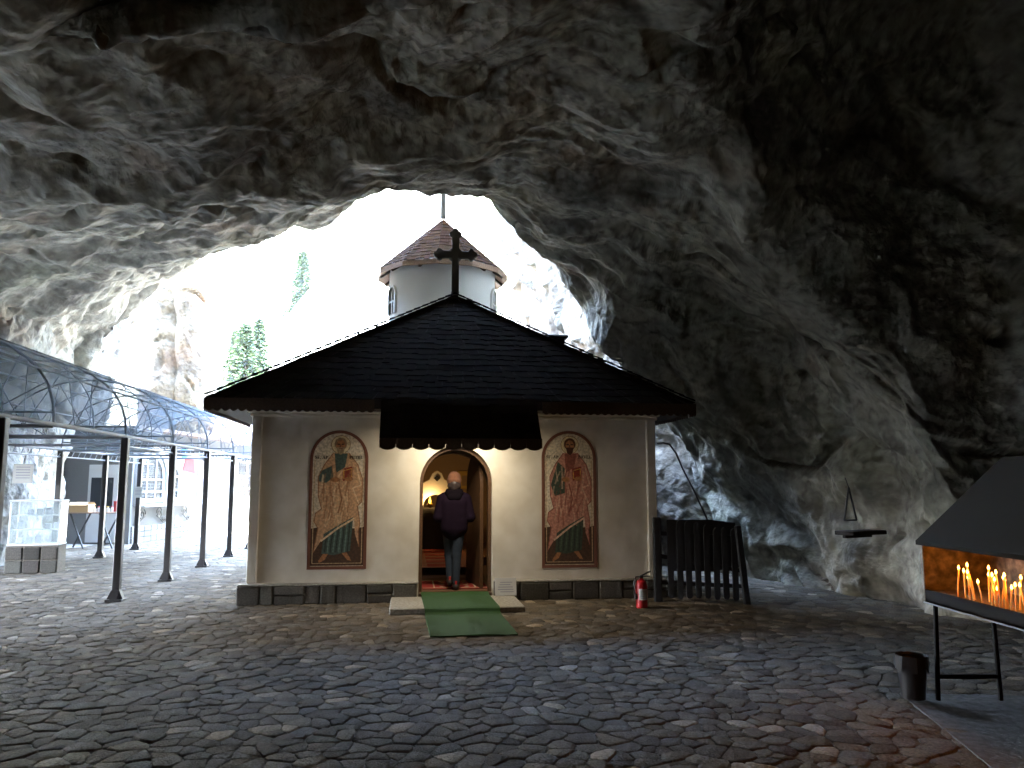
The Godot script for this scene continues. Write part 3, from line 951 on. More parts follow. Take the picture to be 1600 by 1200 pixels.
func thing_in(c: Vector3) -> Vector3:
	return CH + c.rotated(Vector3.UP, YAW)
func church_things() -> void:
	# rug behind the threshold, runner beyond
	var r := thing("rug", thing_in(Vector3(2.98, 0.104, -0.95)), YAW, "patterned red rug lying just inside the church door", "rug")
	var b := B.new()
	b.cube(Vector3(0, 0.006, 0), Vector3(0.95, 0.012, 1.0), 0.004)
	put(b, "field", M.red_carpet, r)
	b = B.new()
	for z in [-0.46, 0.46]: b.cube(Vector3(0, 0.0135, z), Vector3(0.93, 0.003, 0.03))
	for x in [-0.30, 0.30]: b.cube(Vector3(x, 0.0135, 0), Vector3(0.02, 0.003, 0.88))
	for k in 4:
		for m in 3: b.box(Transform3D(Basis(Vector3.UP, PI / 4), Vector3(-0.18 + 0.18 * m, 0.0135, -0.33 + 0.22 * k)), Vector3(0.06, 0.003, 0.06))
	put(b, "woven_pattern", M.cream_thread, r)
	r = thing("runner", thing_in(Vector3(2.92, 0.244, -4.4)), YAW, "long striped red runner along the church nave", "runner")
	b = B.new()
	b.cube(Vector3(0, 0.006, 0), Vector3(1.05, 0.012, 4.6), 0.004)
	put(b, "field", M.rose_carpet, r)
	b = B.new()
	for k in 7: b.cube(Vector3(-0.05, 0.014, 2.0 - k * 0.66), Vector3(0.5, 0.004, 0.42))
	put(b, "woven_stripe", M.red_carpet, r)
	# icon stand with carved white crest
	var s := thing("icon_stand", thing_in(Vector3(2.86, 0.24, -5.9)), YAW, "dark icon stand with white carved crest inside the church", "icon stand")
	b = B.new()
	b.cube(Vector3(0, 0.44, 0), Vector3(0.62, 0.88, 0.35), 0.02)
	put(b, "cabinet", M.soot, s)
	b = B.new()
	var cr := PackedVector2Array([Vector2(-0.36, 0.86), Vector2(-0.38, 1.20), Vector2(-0.33, 1.36), Vector2(-0.22, 1.42), Vector2(-0.13, 1.47), Vector2(-0.07, 1.60), Vector2(0.03, 1.66), Vector2(0.13, 1.60), Vector2(0.18, 1.48), Vector2(0.28, 1.42), Vector2(0.38, 1.34), Vector2(0.40, 1.18), Vector2(0.38, 0.86), Vector2(0.33, 0.88)])
	for k in range(0, 11):
		var a := PI * k / 10.0
		cr.push_back(Vector2(0.02 + cos(a) * 0.28, 0.92 + sin(a) * 0.24))
	cr.push_back(Vector2(-0.30, 0.88))
	b.prism(cr, 0.03, Transform3D(Basis(), Vector3(0, 0, 0.17)))
	put(b, "crest", M.white_paint, s)
	b = B.new()
	b.box(Transform3D(Basis(Vector3(0, 0, 1), PI / 4), Vector3(0.03, 1.50, 0.174)), Vector3(0.10, 0.10, 0.012))
	put(b, "diamond_mark", M.soot, s)
	# oil lamp in the crest's arch
	var l := thing("oil_lamp", thing_in(Vector3(2.74, 1.12, -5.58)), YAW, "small burning oil lamp under the white carved crest", "oil lamp")
	b = B.new()
	b.lathe(Vector3.ZERO, [[0.02, 0.0], [0.05, 0.03], [0.06, 0.08], [0.055, 0.09]], 14)
	put(b, "cup", M.gold, l)
	b = B.new()
	b.lathe(Vector3(0, 0.09, 0), [[0.001, 0.0], [0.022, 0.03], [0.026, 0.06], [0.012, 0.11], [0.001, 0.15]], 12)
	put(b, "flame", M.oil_flame, l)
	var om := OmniLight3D.new()
	om.light_color = Color(1.0, 0.78, 0.48); om.light_energy = 0.02; om.light_size = 0.03; om.omni_range = 12; om.omni_attenuation = 2; om.shadow_enabled = true
	om.position = Vector3(0, 0.15, 0)
	l.add_child(om)
	var ic := thing("icon", thing_in(Vector3(3.62, 1.62, -7.70)), YAW, "small gilded icon on the church's end wall", "icon")
	b = B.new()
	b.cube(Vector3(0, 0.1, 0), Vector3(0.34, 0.42, 0.03), 0.008)
	put(b, "panel", M.gold, ic)
	b = B.new()
	b.cube(Vector3(0, 0.08, 0.017), Vector3(0.14, 0.24, 0.008))
	put(b, "painted_figure", M.nave_fresco, ic)
	# doorstep, carpet, notice
	var ds := thing("doorstep", thing_in(Vector3(2.92, 0, 0.64)), YAW, "pale stone doorstep slab before the church door", "step")
	b = B.new()
	b.cube(Vector3(0, 0.042, 0), Vector3(1.70, 0.075, 1.06), 0.012)
	put(b, "slab", M.slab, ds)
	b = B.new()
	b.cube(Vector3(0, 0.0, 0.0), Vector3(1.62, 0.05, 1.0))
	put(b, "bed", M.dirt, ds)
	var gc := thing("carpet", thing_in(Vector3(2.95, 0, 0.9)), YAW, "green artificial-grass carpet running from door over the step", "carpet")
	b = B.new()
	var path := [[0.10, 0.125], [-0.02, 0.118], [-0.10, 0.10], [-1.15, 0.098], [-1.195, 0.085], [-1.215, 0.05], [-1.26, 0.03], [-1.45, 0.028], [-2.62, 0.026]]
	# z measured towards the eye from the threshold
	for k in path.size() - 1:
		var z0: float = -0.9 - path[k][0] + 0.10
		var z1: float = -0.9 - path[k + 1][0] + 0.10
		var y0: float = path[k][1]
		var y1: float = path[k + 1][1]
		var cut := 8
		for m in cut:
			var f0 := float(m) / cut
			var f1 := float(m + 1) / cut
			var xa := func(f: float, z: float) -> float: return lerpf(-0.47, 0.46, f) + (z + 0.8) * 0.02
			var w := func(f: float, z: float, y: float) -> Vector3: return Vector3(xa.call(f, z), y + 0.004 * sin(f * 9.0 + z * 5.0), z)
			b.face([w.call(f0, z0, y0), w.call(f1, z0, y0), w.call(f1, z1, y1), w.call(f0, z1, y1)], Vector3(0, 1, 0.3))
			if k == path.size() - 2: b.face([w.call(f0, z1, y1), w.call(f1, z1, y1), w.call(f1, z1, y1 - 0.014), w.call(f0, z1, y1 - 0.014)], Vector3(0, 0, 1))
		for f in [0.0, 1.0]:
			var x0 := lerpf(-0.47, 0.46, f) + (z0 + 0.8) * 0.02
			var x1 := lerpf(-0.47, 0.46, f) + (z1 + 0.8) * 0.02
			b.face([Vector3(x0, y0, z0), Vector3(x1, y1, z1), Vector3(x1, y1 - 0.014, z1), Vector3(x0, y0 - 0.014, z0)], Vector3(-1 if f == 0 else 1, 0, 0))
	put(b, "pile", M.green_carpet, gc)
	var sg := thing("notice", thing_in(Vector3(3.64, 0.08, 0.17)), YAW, "white printed notice leaning on the plinth beside the carpet", "notice")
	b = B.new()
	b.box(Transform3D(Basis(Vector3.RIGHT, -0.18), Vector3(0, 0.12, 0)), Vector3(0.30, 0.24, 0.012), 0.002)
	put(b, "board", M.paper, sg)
	b = B.new()
	rng.seed = 3
	for k in 5:
		var w := rng.randf_range(0.12, 0.22)
		b.box(Transform3D(Basis(Vector3.RIGHT, -0.18), Vector3(0, 0.12, 0)) * Transform3D(Basis(), Vector3(rng.randf_range(-0.02, 0.02), 0.06 - k * 0.032, 0.0065)), Vector3(w, 0.010, 0.001))
	put(b, "print", M.print_grey, sg)
	# porch lamp
	var pl := thing("porch_lamp", thing_in(Vector3(2.95, 2.55, 0.60)), YAW, "lit batten lamp under the porch roof above the church door", "lamp")
	b = B.new()
	b.cube(Vector3(0, -0.03, 0), Vector3(0.66, 0.05, 0.09), 0.008)
	put(b, "housing", M.white_paint, pl)
	b = B.new()
	b.tube([Vector3(-0.30, -0.085, 0), Vector3(0.30, -0.085, 0)], 0.022, 12)
	put(b, "tube", M.lamp_glow, pl)
	var al := AreaLight3D.new()
	al.area_size = Vector2(0.60, 0.10)
	al.light_color = Color(1.0, 0.935, 0.82); al.light_energy = LAMP; al.area_range = 20; al.shadow_enabled = true
	al.rotation.x = -PI / 2
	al.position = Vector3(0, -0.115, 0)
	pl.add_child(al)
var LAMP := 0.145

# ------------------------------------------------------------------ painted pictures
func fill(im: Image, pts: Array, col: Color) -> void:
	var w := im.get_width()
	var h := im.get_height()
	var lo := 1.0
	var hi := 0.0
	for p in pts:
		lo = minf(lo, p[1]); hi = maxf(hi, p[1])
	for y in range(maxi(0, int(lo * h)), mini(h, int(hi * h) + 1)):
		var fy := (y + 0.5) / h
		var xs := []
		for k in pts.size():
			var a = pts[k]
			var b = pts[(k + 1) % pts.size()]
			if (a[1] <= fy) != (b[1] <= fy): xs.append(a[0] + (b[0] - a[0]) * (fy - a[1]) / (b[1] - a[1]))
		xs.sort()
		for k in range(0, xs.size() - 1, 2):
			for x in range(maxi(0, int(xs[k] * w)), mini(w, int(ceil(xs[k + 1] * w)))):
				im.set_pixel(x, y, im.get_pixel(x, y).lerp(col, col.a))
func oval(x: float, y: float, rx: float, ry: float, n := 24) -> Array:
	var r := []
	for k in n: r.append([x + cos(TAU * k / n) * rx, y + sin(TAU * k / n) * ry])
	return r
func stroke(im: Image, pts: Array, wid: float, col: Color) -> void:
	for k in pts.size() - 1:
		var a := Vector2(pts[k][0], pts[k][1])
		var b := Vector2(pts[k + 1][0], pts[k + 1][1])
		var d := Vector2((b - a).x, (b - a).y * 2.4).normalized()
		var s := Vector2(-d.y, d.x / 2.4) * wid * 0.5
		fill(im, [[a.x + s.x, a.y + s.y], [b.x + s.x, b.y + s.y], [b.x - s.x, b.y - s.y], [a.x - s.x, a.y - s.y]], col)
func mural_image(which: int) -> ImageTexture:
	var W := 260
	var H := 620
	var im := Image.create(W, H, false, Image.FORMAT_RGB8)
	im.fill(Color(0.40, 0.20, 0.14))
	var ground := Color(0.80, 0.75, 0.66)
	var soil := Color(0.29, 0.20, 0.13)
	var robe := Color(0.76, 0.60, 0.46) if which == 0 else Color(0.70, 0.49, 0.42)
	var robe_l := Color(0.86, 0.76, 0.62) if which == 0 else Color(0.82, 0.68, 0.59)
	var robe_d := Color(0.56, 0.39, 0.27) if which == 0 else Color(0.52, 0.30, 0.25)
	var tun := Color(0.27, 0.34, 0.32) if which == 0 else Color(0.22, 0.27, 0.22)
	var tun_l := Color(0.45, 0.56, 0.52) if which == 0 else Color(0.30, 0.38, 0.30)
	var skin := Color(0.62, 0.42, 0.27)
	# picture field inside the brown frame
	fill(im, [[0.05, 0.98], [0.05, 0.20], [0.5, 0.0], [0.95, 0.20], [0.95, 0.98]], ground)
	fill(im, oval(0.5, 0.205, 0.445, 0.185, 40), ground)
	fill(im, [[0.05, 0.975], [0.05, 0.71], [0.2, 0.70], [0.8, 0.71], [0.95, 0.70], [0.95, 0.975]], soil)
	stroke(im, [[0.085, 0.22], [0.085, 0.957], [0.915, 0.957], [0.915, 0.22]], 0.012, Color(0.72, 0.63, 0.5))
	# halo
	fill(im, oval(0.52, 0.105, 0.165, 0.068, 36), Color(0.50, 0.38, 0.24))
	fill(im, oval(0.52, 0.105, 0.155, 0.064, 36), Color(0.80, 0.73, 0.58))
	# mantle
	fill(im, [[0.40, 0.165], [0.25, 0.25], [0.15, 0.34], [0.16, 0.48], [0.22, 0.57], [0.12, 0.60], [0.10, 0.66], [0.17, 0.71], [0.13, 0.80], [0.10, 0.88], [0.22, 0.80], [0.5, 0.71], [0.78, 0.64], [0.80, 0.75], [0.87, 0.84], [0.85, 0.73], [0.88, 0.68], [0.83, 0.55], [0.90, 0.52], [0.91, 0.36], [0.82, 0.25], [0.66, 0.165]], robe)
	fill(im, [[0.27, 0.75], [0.50, 0.69], [0.76, 0.63], [0.74, 0.76], [0.72, 0.87], [0.45, 0.90], [0.24, 0.89]], tun)
	fill(im, [[0.18, 0.30], [0.38, 0.26], [0.40, 0.345], [0.28, 0.385], [0.15, 0.37]] if which == 0 else [[0.30, 0.23], [0.42, 0.28], [0.42, 0.46], [0.24, 0.48], [0.17, 0.40]], tun)
	fill(im, [[0.42, 0.17], [0.64, 0.17], [0.60, 0.27], [0.45, 0.31]], tun if which == 0 else robe_d)
	fill(im, [[0.56, 0.28], [0.72, 0.265], [0.73, 0.35], [0.57, 0.37]], Color(0.50, 0.18, 0.12))
	stroke(im, [[0.58, 0.295], [0.71, 0.28], [0.715, 0.34], [0.585, 0.355], [0.58, 0.295]], 0.012, Color(0.8, 0.62, 0.3))
	# folds
	rng.seed = 40 + which
	for k in 46:
		var x := rng.randf_range(0.2, 0.85)
		var y := rng.randf_range(0.24, 0.62)
		var l := rng.randf_range(0.05, 0.17)
		var dx := rng.randf_range(-0.10, 0.05)
		var cc := robe_d if k % 2 else robe_l
		cc.a = 0.55
		stroke(im, [[x, y], [x + dx * 0.5 + rng.randf_range(-0.02, 0.02), y + l * 0.5], [clampf(x + dx, 0.17, 0.85), minf(y + l, 0.70)]], rng.randf_range(0.010, 0.03), cc)
	for k in 9:
		var x := 0.30 + k * 0.048
		var cc := tun_l if k % 2 else Color(0.12, 0.16, 0.15)
		cc.a = 0.7
		stroke(im, [[x + 0.03, 0.745 - k * 0.013], [x, 0.82], [x - 0.01, 0.88]], 0.018, cc)
	stroke(im, [[0.22, 0.80], [0.5, 0.71], [0.78, 0.64]], 0.03, robe_l)
	stroke(im, [[0.50, 0.39], [0.56, 0.50], [0.50, 0.60]], 0.02, robe_d)
	stroke(im, [[0.80, 0.27], [0.88, 0.40], [0.74, 0.42], [0.86, 0.54]], 0.016, robe_l)
	# outline of the mantle
	stroke(im, [[0.40, 0.165], [0.25, 0.25], [0.15, 0.34], [0.16, 0.48], [0.22, 0.57], [0.12, 0.60], [0.10, 0.66], [0.17, 0.71], [0.10, 0.88]], 0.012, robe_d)
	stroke(im, [[0.66, 0.165], [0.82, 0.25], [0.91, 0.36], [0.90, 0.52], [0.83, 0.55], [0.88, 0.68], [0.85, 0.73], [0.87, 0.84]], 0.012, robe_d)
	# head, hair, beard
	fill(im, oval(0.52, 0.10, 0.105, 0.046), Color(0.55, 0.45, 0.33) if which == 0 else Color(0.33, 0.19, 0.10))
	fill(im, oval(0.52, 0.112, 0.075, 0.042), skin)
	fill(im, [[0.45, 0.125], [0.59, 0.125], [0.57, 0.165], [0.52, 0.18], [0.47, 0.165]], Color(0.58, 0.50, 0.38) if which == 0 else Color(0.26, 0.14, 0.08))
	for s in [-1, 1]: stroke(im, [[0.52 + s * 0.018, 0.103], [0.52 + s * 0.055, 0.101]], 0.018, Color(0.16, 0.09, 0.05))
	stroke(im, [[0.52, 0.104], [0.515, 0.123]], 0.012, Color(0.4, 0.24, 0.14))
	stroke(im, [[0.49, 0.134], [0.55, 0.134]], 0.010, Color(0.4, 0.15, 0.1))
	# hands and feet
	fill(im, oval(0.44, 0.36, 0.07, 0.018), skin)
	fill(im, oval(0.67, 0.355, 0.07, 0.016), skin)
	fill(im, [[0.27, 0.89], [0.35, 0.89], [0.30, 0.93], [0.20, 0.955], [0.19, 0.94]], skin)
	fill(im, [[0.58, 0.885], [0.66, 0.88], [0.72, 0.92], [0.74, 0.94], [0.68, 0.935]], skin)
	var f := noise(FastNoiseLite.TYPE_SIMPLEX, 0.06, 4, 51 + which)
	for y in H:
		for x in W:
			var k := 1.0 + 0.20 * f.get_noise_2d(x, y)
			var q := im.get_pixel(x, y)
			im.set_pixel(x, y, Color(q.r * k, q.g * k, q.b * k))
	return ImageTexture.create_from_image(im)
func jamb_image() -> ImageTexture:
	var im := Image.create(96, 512, false, Image.FORMAT_RGB8)
	im.fill(Color(0.74, 0.60, 0.34))
	fill(im, [[0.0, 0.0], [0.12, 0.0], [0.12, 1.0], [0.0, 1.0]], Color(0.45, 0.24, 0.12))
	fill(im, [[0.9, 0.0], [1.0, 0.0], [1.0, 1.0], [0.9, 1.0]], Color(0.45, 0.24, 0.12))
	fill(im, [[0.12, 0.62], [0.9, 0.62], [0.9, 0.66], [0.12, 0.66]], Color(0.42, 0.22, 0.14))
	rng.seed = 9
	for k in 26:
		var y := rng.randf_range(0.03, 0.58)
		var x := rng.randf_range(0.2, 0.8)
		stroke(im, [[x, y], [x + rng.randf_range(-0.25, 0.25), y + 0.04], [x + rng.randf_range(-0.2, 0.2), y + 0.09]], 0.07, [Color(0.62, 0.33, 0.2), Color(0.86, 0.76, 0.5), Color(0.45, 0.38, 0.3)][k % 3])
	return ImageTexture.create_from_image(im)
func mural(c: Node3D, x0: float, x1: float, y0: float, y1: float, which: int) -> void:
	var b := B.new()
	var rise := (x1 - x0) * 0.5
	b.prism(arch_poly(x0, x1, y0, y1 - rise, rise, 30), 0.0, Transform3D(Basis(), Vector3(0, 0, 0.004)), Rect2(x0, y0, x1 - x0, y1 - y0))
	var m: StandardMaterial3D = M.fresco.duplicate()
	m.albedo_texture = mural_image(which)
	var o := put(b, "mural", m, c)
	o.set_meta("label", "arched painting of a haloed figure in orange robe holding a book" if which == 0 else "arched painting of a haloed figure in red robe with green sleeve")
	b = B.new()
	arch_band(b, x0, x1, y0, y1 - rise, rise, 0.042, 0.006, 0.009, true, 30)
	var fr := mat("mural_border", lin(0.17, 0.065, 0.04), 0.85)
	put(b, "border", fr, o)
	var words := [["SF. AP.", -0.235], ["PETRU" if which == 0 else "PAVEL", 0.235]]
	for w in words:
		var t := TextMesh.new()
		t.text = w[0]
		var sf := SystemFont.new()
		sf.font_names = PackedStringArray(["Droid Serif"])
		sf.font_weight = 700
		t.font = sf
		t.font_size = 16
		t.pixel_size = 0.0036
		t.depth = 0.001
		var ti := MeshInstance3D.new()
		ti.mesh = t
		ti.material_override = M.soot
		ti.name = "lettering"
		o.add_child(ti, true)
		ti.position = Vector3((x0 + x1) * 0.5 + w[1], y1 - 0.38, 0.007)

# ------------------------------------------------------------------ things beside the church
func fire_extinguisher() -> void:
	var o := thing("fire_extinguisher", gp(1003, 950), 0.2, "red fire extinguisher standing by the church's corner plinth", "fire extinguisher")
	var b := B.new()
	b.lathe(Vector3.ZERO, [[0.001, 0.0], [0.07, 0.0], [0.076, 0.015], [0.076, 0.29], [0.066, 0.335], [0.04, 0.36], [0.026, 0.37], [0.024, 0.39]], 24)
	put(b, "cylinder", M.red_paint, o)
	b = B.new()
	b.lathe(Vector3.ZERO, [[0.0765, 0.11], [0.0765, 0.25]], 12, 0.7, 2.4)
	put(b, "label_sticker", M.paper, o)
	b = B.new()
	for k in 4: b.lathe(Vector3.ZERO, [[0.0772, 0.13 + k * 0.026], [0.0772, 0.142 + k * 0.026]], 8, 0.9, 2.1)
	put(b, "print", M.print_grey, o)
	b = B.new()
	b.lathe(Vector3.ZERO, [[0.026, 0.385], [0.026, 0.42], [0.001, 0.42]], 12)
	b.bar(Vector3(0, 0.415, 0), Vector3(0.13, 0.47, 0), 0.022, 0.018, 0.004)
	b.bar(Vector3(0, 0.405, 0), Vector3(0.12, 0.405, 0), 0.02, 0.012, 0.003)
	put(b, "valve", M.black_plastic, o)
	b = B.new()
	b.tube([Vector3(-0.02, 0.40, 0), Vector3(-0.08, 0.40, 0.01), Vector3(-0.105, 0.34, 0.01), Vector3(-0.095, 0.22, 0.02), Vector3(-0.088, 0.12, 0.02)], [0.011, 0.011, 0.011, 0.012, 0.018], 8)
	put(b, "hose", M.black_plastic, o)
func fence() -> void:
	var o := thing("picket_fence", gp(1028, 945), 0.0, "dark wooden picket gate closing the gap right of the church", "fence")
	var p0 := gp(1032, 940)
	var p1 := gp(1168, 945)
	var org := o.position
	var d := p1 - p0
	var len := d.length()
	d = d.normalized()
	rng.seed = 8
	var b := B.new()
	for k in 2:
		b = B.new()
		var x := 0.0 if k == 0 else len
		var q := p0 + d * x - org
		if k == 0: b.box(Transform3D(Basis(), q + Vector3(-0.03, 0.56, 0)), Vector3(0.11, 1.18, 0.09), 0.015)
		else: b.bar(q + Vector3(0.0, -0.03, 0), q + Vector3(-0.10, 1.05, 0), 0.085, 0.08, 0.012)
		put(b, "post", M.fence_wood, o)
	var picket := PackedVector2Array()
	picket.append_array([Vector2(-0.04, 0.04), Vector2(-0.026, 0.008), Vector2(0.0, 0.0), Vector2(0.026, 0.008), Vector2(0.04, 0.04), Vector2(0.04, 1.03), Vector2(0.02, 1.06), Vector2(0.0, 1.07), Vector2(-0.02, 1.06), Vector2(-0.04, 1.03)])
	var bb := B.new()
	bb.prism(picket, 0.025)
	var pm := bb.mesh()
	for k in 8:
		var q := p0 + d * (0.15 + (len - 0.25) * k / 7.4) - org
		var m := put(pm, "picket", M.fence_wood, o)
		m.position = q + Vector3(0, 0.05 + rng.randf_range(-0.01, 0.015), 0.03)
		m.rotation.z = rng.randf_range(-0.012, 0.012)
		m.scale.y = [1.0, 1.0, 0.98, 0.96, 0.93, 0.90, 0.90, 0.90][k]
	for h in [[0.26, 0.24], [0.62, 0.44], [0.93, 0.88]]:
		b = B.new()
		b.bar(p0 - org + Vector3(0, h[0], -0.02), p1 - org + Vector3(-0.03, h[1], -0.02), 0.03, 0.055, 0.005)
		put(b, "rail", M.fence_wood, o)
	# board sheet covering the upper part, with icicle-like drips of paint
	b = B.new()
	var a := Vector2(p0.x - org.x + 0.10, 0.42)
	var sheetp := PackedVector2Array([a, a + Vector2(0.0, 0.70), a + Vector2(0.60, 0.70), a + Vector2(0.95, 0.66), a + Vector2(1.0, 0.05), a + Vector2(0.62, 0.0)])
	b.prism(sheetp, 0.015, Transform3D(Basis(), Vector3(0, 0, p0.z - org.z + 0.065)))
	put(b, "cover_board", M.fence_wood, o)
	var cb := thing("cable", thing_in(Vector3(5.86, 0, 0)) + Vector3(0, 0, -0.2), 0.0, "black cable hanging from the church's corner towards the gate", "cable")
	b = B.new()
	var pts := []
	for q in [[1026, 693], [1036, 692], [1046, 694], [1056, 708], [1068, 735], [1082, 762], [1096, 792], [1112, 826]]: pts.append(at(q[0], q[1], -11.35) - cb.position)
	b.tube(pts, 0.014, 6)
	put(b, "wire", M.black_plastic, cb)
func candle_box() -> void:
	rng.seed = 12
	var X0 := 3.10
	var X1 := 3.62
	var z0 := -6.15
	var z1 := -3.6
	var o := thing("candle_stand", Vector3((X0 + X1) * 0.5, 0, (z0 + z1) * 0.5), 0.0, "black metal candle box on legs with sloping hood", "candle stand")
	var cx := (X0 + X1) * 0.5
	var cz := (z0 + z1) * 0.5
	var hw := (X1 - X0) * 0.5
	var hl := (z1 - z0) * 0.5
	var b := B.new()
	for s in [-1, 1]:
		for e in [-1, 1]:
			b = B.new()
			b.bar(Vector3(s * (hw - 0.03), 0.03, e * (hl - 0.04)), Vector3(s * (hw - 0.05), 0.72, e * (hl - 0.05)), 0.026, 0.026, 0.003)
			put(b, "leg", M.soot, o)
	for e in [-1, 1]:
		b = B.new()
		b.bar(Vector3(-hw + 0.03, 0.20, e * (hl - 0.04)), Vector3(hw - 0.03, 0.20, e * (hl - 0.04)), 0.03, 0.03, 0.003)
		put(b, "stretcher", M.soot, o)
	b = B.new()
	b.cube(Vector3(0, 0.735, 0), Vector3(hw * 2, 0.02, hl * 2))
	b.cube(Vector3(-hw + 0.006, 0.775, 0), Vector3(0.012, 0.10, hl * 2), 0.002)
	b.cube(Vector3(hw - 0.006, 0.775, 0), Vector3(0.012, 0.10, hl * 2), 0.002)
	put(b, "tray", M.soot, o)
	b = B.new()
	b.cube(Vector3(-hw - 0.008, 0.728, 0), Vector3(0.012, 0.008, hl * 2))
	put(b, "tray_rim", M.grey_steel, o)
	b = B.new()
	b.cube(Vector3(0, 0.79, 0), Vector3(hw * 2 - 0.03, 0.06, hl * 2 - 0.03))
	put(b, "sand_bed", M.sand, o)
	for e in [-1, 1]:
		b = B.new()
		b.cube(Vector3(0, 0.96, e * (hl - 0.006)), Vector3(hw * 2, 0.45, 0.012))
		put(b, "end_panel", M.box_metal, o)
	b = B.new()
	b.cube(Vector3(hw - 0.018, 0.97, 0), Vector3(0.01, 0.42, hl * 2 - 0.03))
	put(b, "back_panel", M.box_metal, o)
	# hood
	b = B.new()
	var q := [Vector3(-hw - 0.03, 1.18, -hl - 0.03), Vector3(hw + 0.03, 1.18, -hl - 0.03), Vector3(hw + 0.03, 1.18, hl + 0.03), Vector3(-hw - 0.03, 1.18, hl + 0.03)]
	var t := [Vector3(0.20, 1.80, -0.95), Vector3(0.34, 1.80, -0.95), Vector3(0.34, 1.80, 0.95), Vector3(0.20, 1.80, 0.95)]
	for k in 4:
		var k2 := (k + 1) % 4
		var outw: Vector3 = (q[k] + q[k2]) * Vector3(1, 0, 1) + Vector3(0, 0.3, 0)
		b.face([q[k], q[k2], t[k2], t[k]], outw)
		b.face([q[k], q[k2], q[k2] + Vector3(0, -0.03, 0), q[k] + Vector3(0, -0.03, 0)], outw * Vector3(1, 0, 1))
	b.face(t, Vector3.UP)
	put(b, "hood", M.soot, o)
	b = B.new()
	b.tube([Vector3(0.27, 1.79, 0.3), Vector3(0.27, 3.2, 0.3)], 0.07, 12)
	put(b, "flue", M.soot, o)
	# candles: pixel of the flame and depth in the tray
	var list := [[1474, 890, -5.75], [1497, 912, -5.45], [1506, 895, -5.7], [1512, 897, -5.55], [1521, 886, -5.6], [1521, 897, -5.25], [1531, 901, -5.35], [1537, 905, -5.2], [1543, 901, -5.5], [1537, 931, -4.95], [1550, 891, -5.3], [1571, 901, -5.2], [1570, 934, -4.85], [1576, 924, -4.95], [1593, 946, -4.7], [1598, 917, -4.9], [1590, 905, -5.15], [1484, 905, -5.6], [1490, 922, -5.3], [1515, 921, -5.15], [1527, 917, -5.1], [1546, 918, -5.0], [1556, 926, -4.9], [1562, 909, -5.25], [1583, 935, -4.8], [1588, 921, -4.85], [1552, 908, -5.4]]
	for k in list.size():
		var l = list[k]
		var fp := at(l[0], l[1], l[2])
		fp.x = clampf(fp.x, X0 + 0.03, X1 - 0.06)
		var h := fp.y - 0.815
		if h < 0.05: h = 0.05
		var lean := Vector3(rng.randf_range(-0.14, 0.14), 0, rng.randf_range(-0.14, 0.14)) * h
		var ca := thing("candle", Vector3(fp.x, 0.815, fp.z), 0.0, ("short" if h < 0.15 else "tall thin") + " lit candle in the sand of the candle box", "candle", "short candles burning in the box" if h < 0.15 else "tall candles burning in the box")
		b = B.new()
		b.tube([Vector3(0, -0.02, 0), lean * 0.4 + Vector3(0, h * 0.5, 0), lean + Vector3(0, h, 0)], 0.0055, 7)
		put(b, "stick", M.wax, ca)
		b = B.new()
		b.lathe(lean + Vector3(0, h, 0), [[0.0005, 0.0], [0.006, 0.005], [0.0075, 0.011], [0.0045, 0.021], [0.0005, 0.03]], 10)
		put(b, "flame", M.flame, ca)
		var om := OmniLight3D.new()
		om.light_color = Color(1.0, 0.52, 0.16); om.light_energy = CANDLE; om.light_size = 0.012; om.omni_range = 12; om.omni_attenuation = 2; om.shadow_enabled = true
		om.position = lean + Vector3(0, h + 0.012, 0)
		ca.add_child(om)
	# bin beside the stand
	var bp := gp(1428, 1098)
	var bin := thing("bucket", bp, 0.0, "black bucket with plastic liner beside the candle stand", "bucket")
	b = B.new()
	b.lathe(Vector3.ZERO, [[0.001, 0.035], [0.085, 0.035], [0.105, 0.31], [0.112, 0.315], [0.112, 0.33], [0.10, 0.33], [0.08, 0.05]], 22)
	put(b, "pail", M.black_plastic, bin)
	b = B.new()
	for k in 22:
		var a0 := TAU * k / 22
		var a1 := TAU * (k + 1) / 22
		var r0 := 0.118 + 0.010 * sin(k * 2.3)
		var r1 := 0.118 + 0.010 * sin((k + 1) % 22 * 2.3)
		var y0 := 0.25 + 0.03 * sin(k * 1.7)
		var y1 := 0.25 + 0.03 * sin((k + 1) % 22 * 1.7)
		var u := Vector3(cos(a0), 0, sin(a0))
		var w := Vector3(cos(a1), 0, sin(a1))
		b.face([u * r0 + Vector3(0, y0, 0), w * r1 + Vector3(0, y1, 0), w * 0.115 + Vector3(0, 0.345, 0), u * 0.115 + Vector3(0, 0.345, 0)], u)
		b.face([u * 0.115 + Vector3(0, 0.345, 0), w * 0.115 + Vector3(0, 0.345, 0), w * 0.08 + Vector3(0, 0.28, 0), u * 0.08 + Vector3(0, 0.28, 0)], Vector3.UP)
	put(b, "liner", M.black_plastic, bin)
	# stone ledge shelf on the cave wall with a hanging triangle
	var sp := at(1345, 832, -10.05)
	var sh := thing("wall_shelf", sp, 0.5, "dark board shelf fixed to the cave wall", "shelf")
	b = B.new()
	b.cube(Vector3(0, 0, 0), Vector3(0.62, 0.05, 0.28), 0.008)
	put(b, "board", M.dark_wood, sh)
	b = B.new()
	b.cube(Vector3(0, -0.045, -0.05), Vector3(0.5, 0.04, 0.05), 0.006)
	put(b, "bearer", M.dark_wood, sh)
	var tr := thing("metal_triangle", at(1324, 815, -10.02) , 0.4, "small dark triangle hung above the shelf on the cave wall", "triangle")
	b = B.new()
	var ta := [Vector3(-0.10, 0.02, 0.05), Vector3(0.0, 0.42, 0.05), Vector3(0.10, 0.02, 0.05)]
	for k in 3: b.tube([ta[k], ta[(k + 1) % 3]], 0.012, 6)
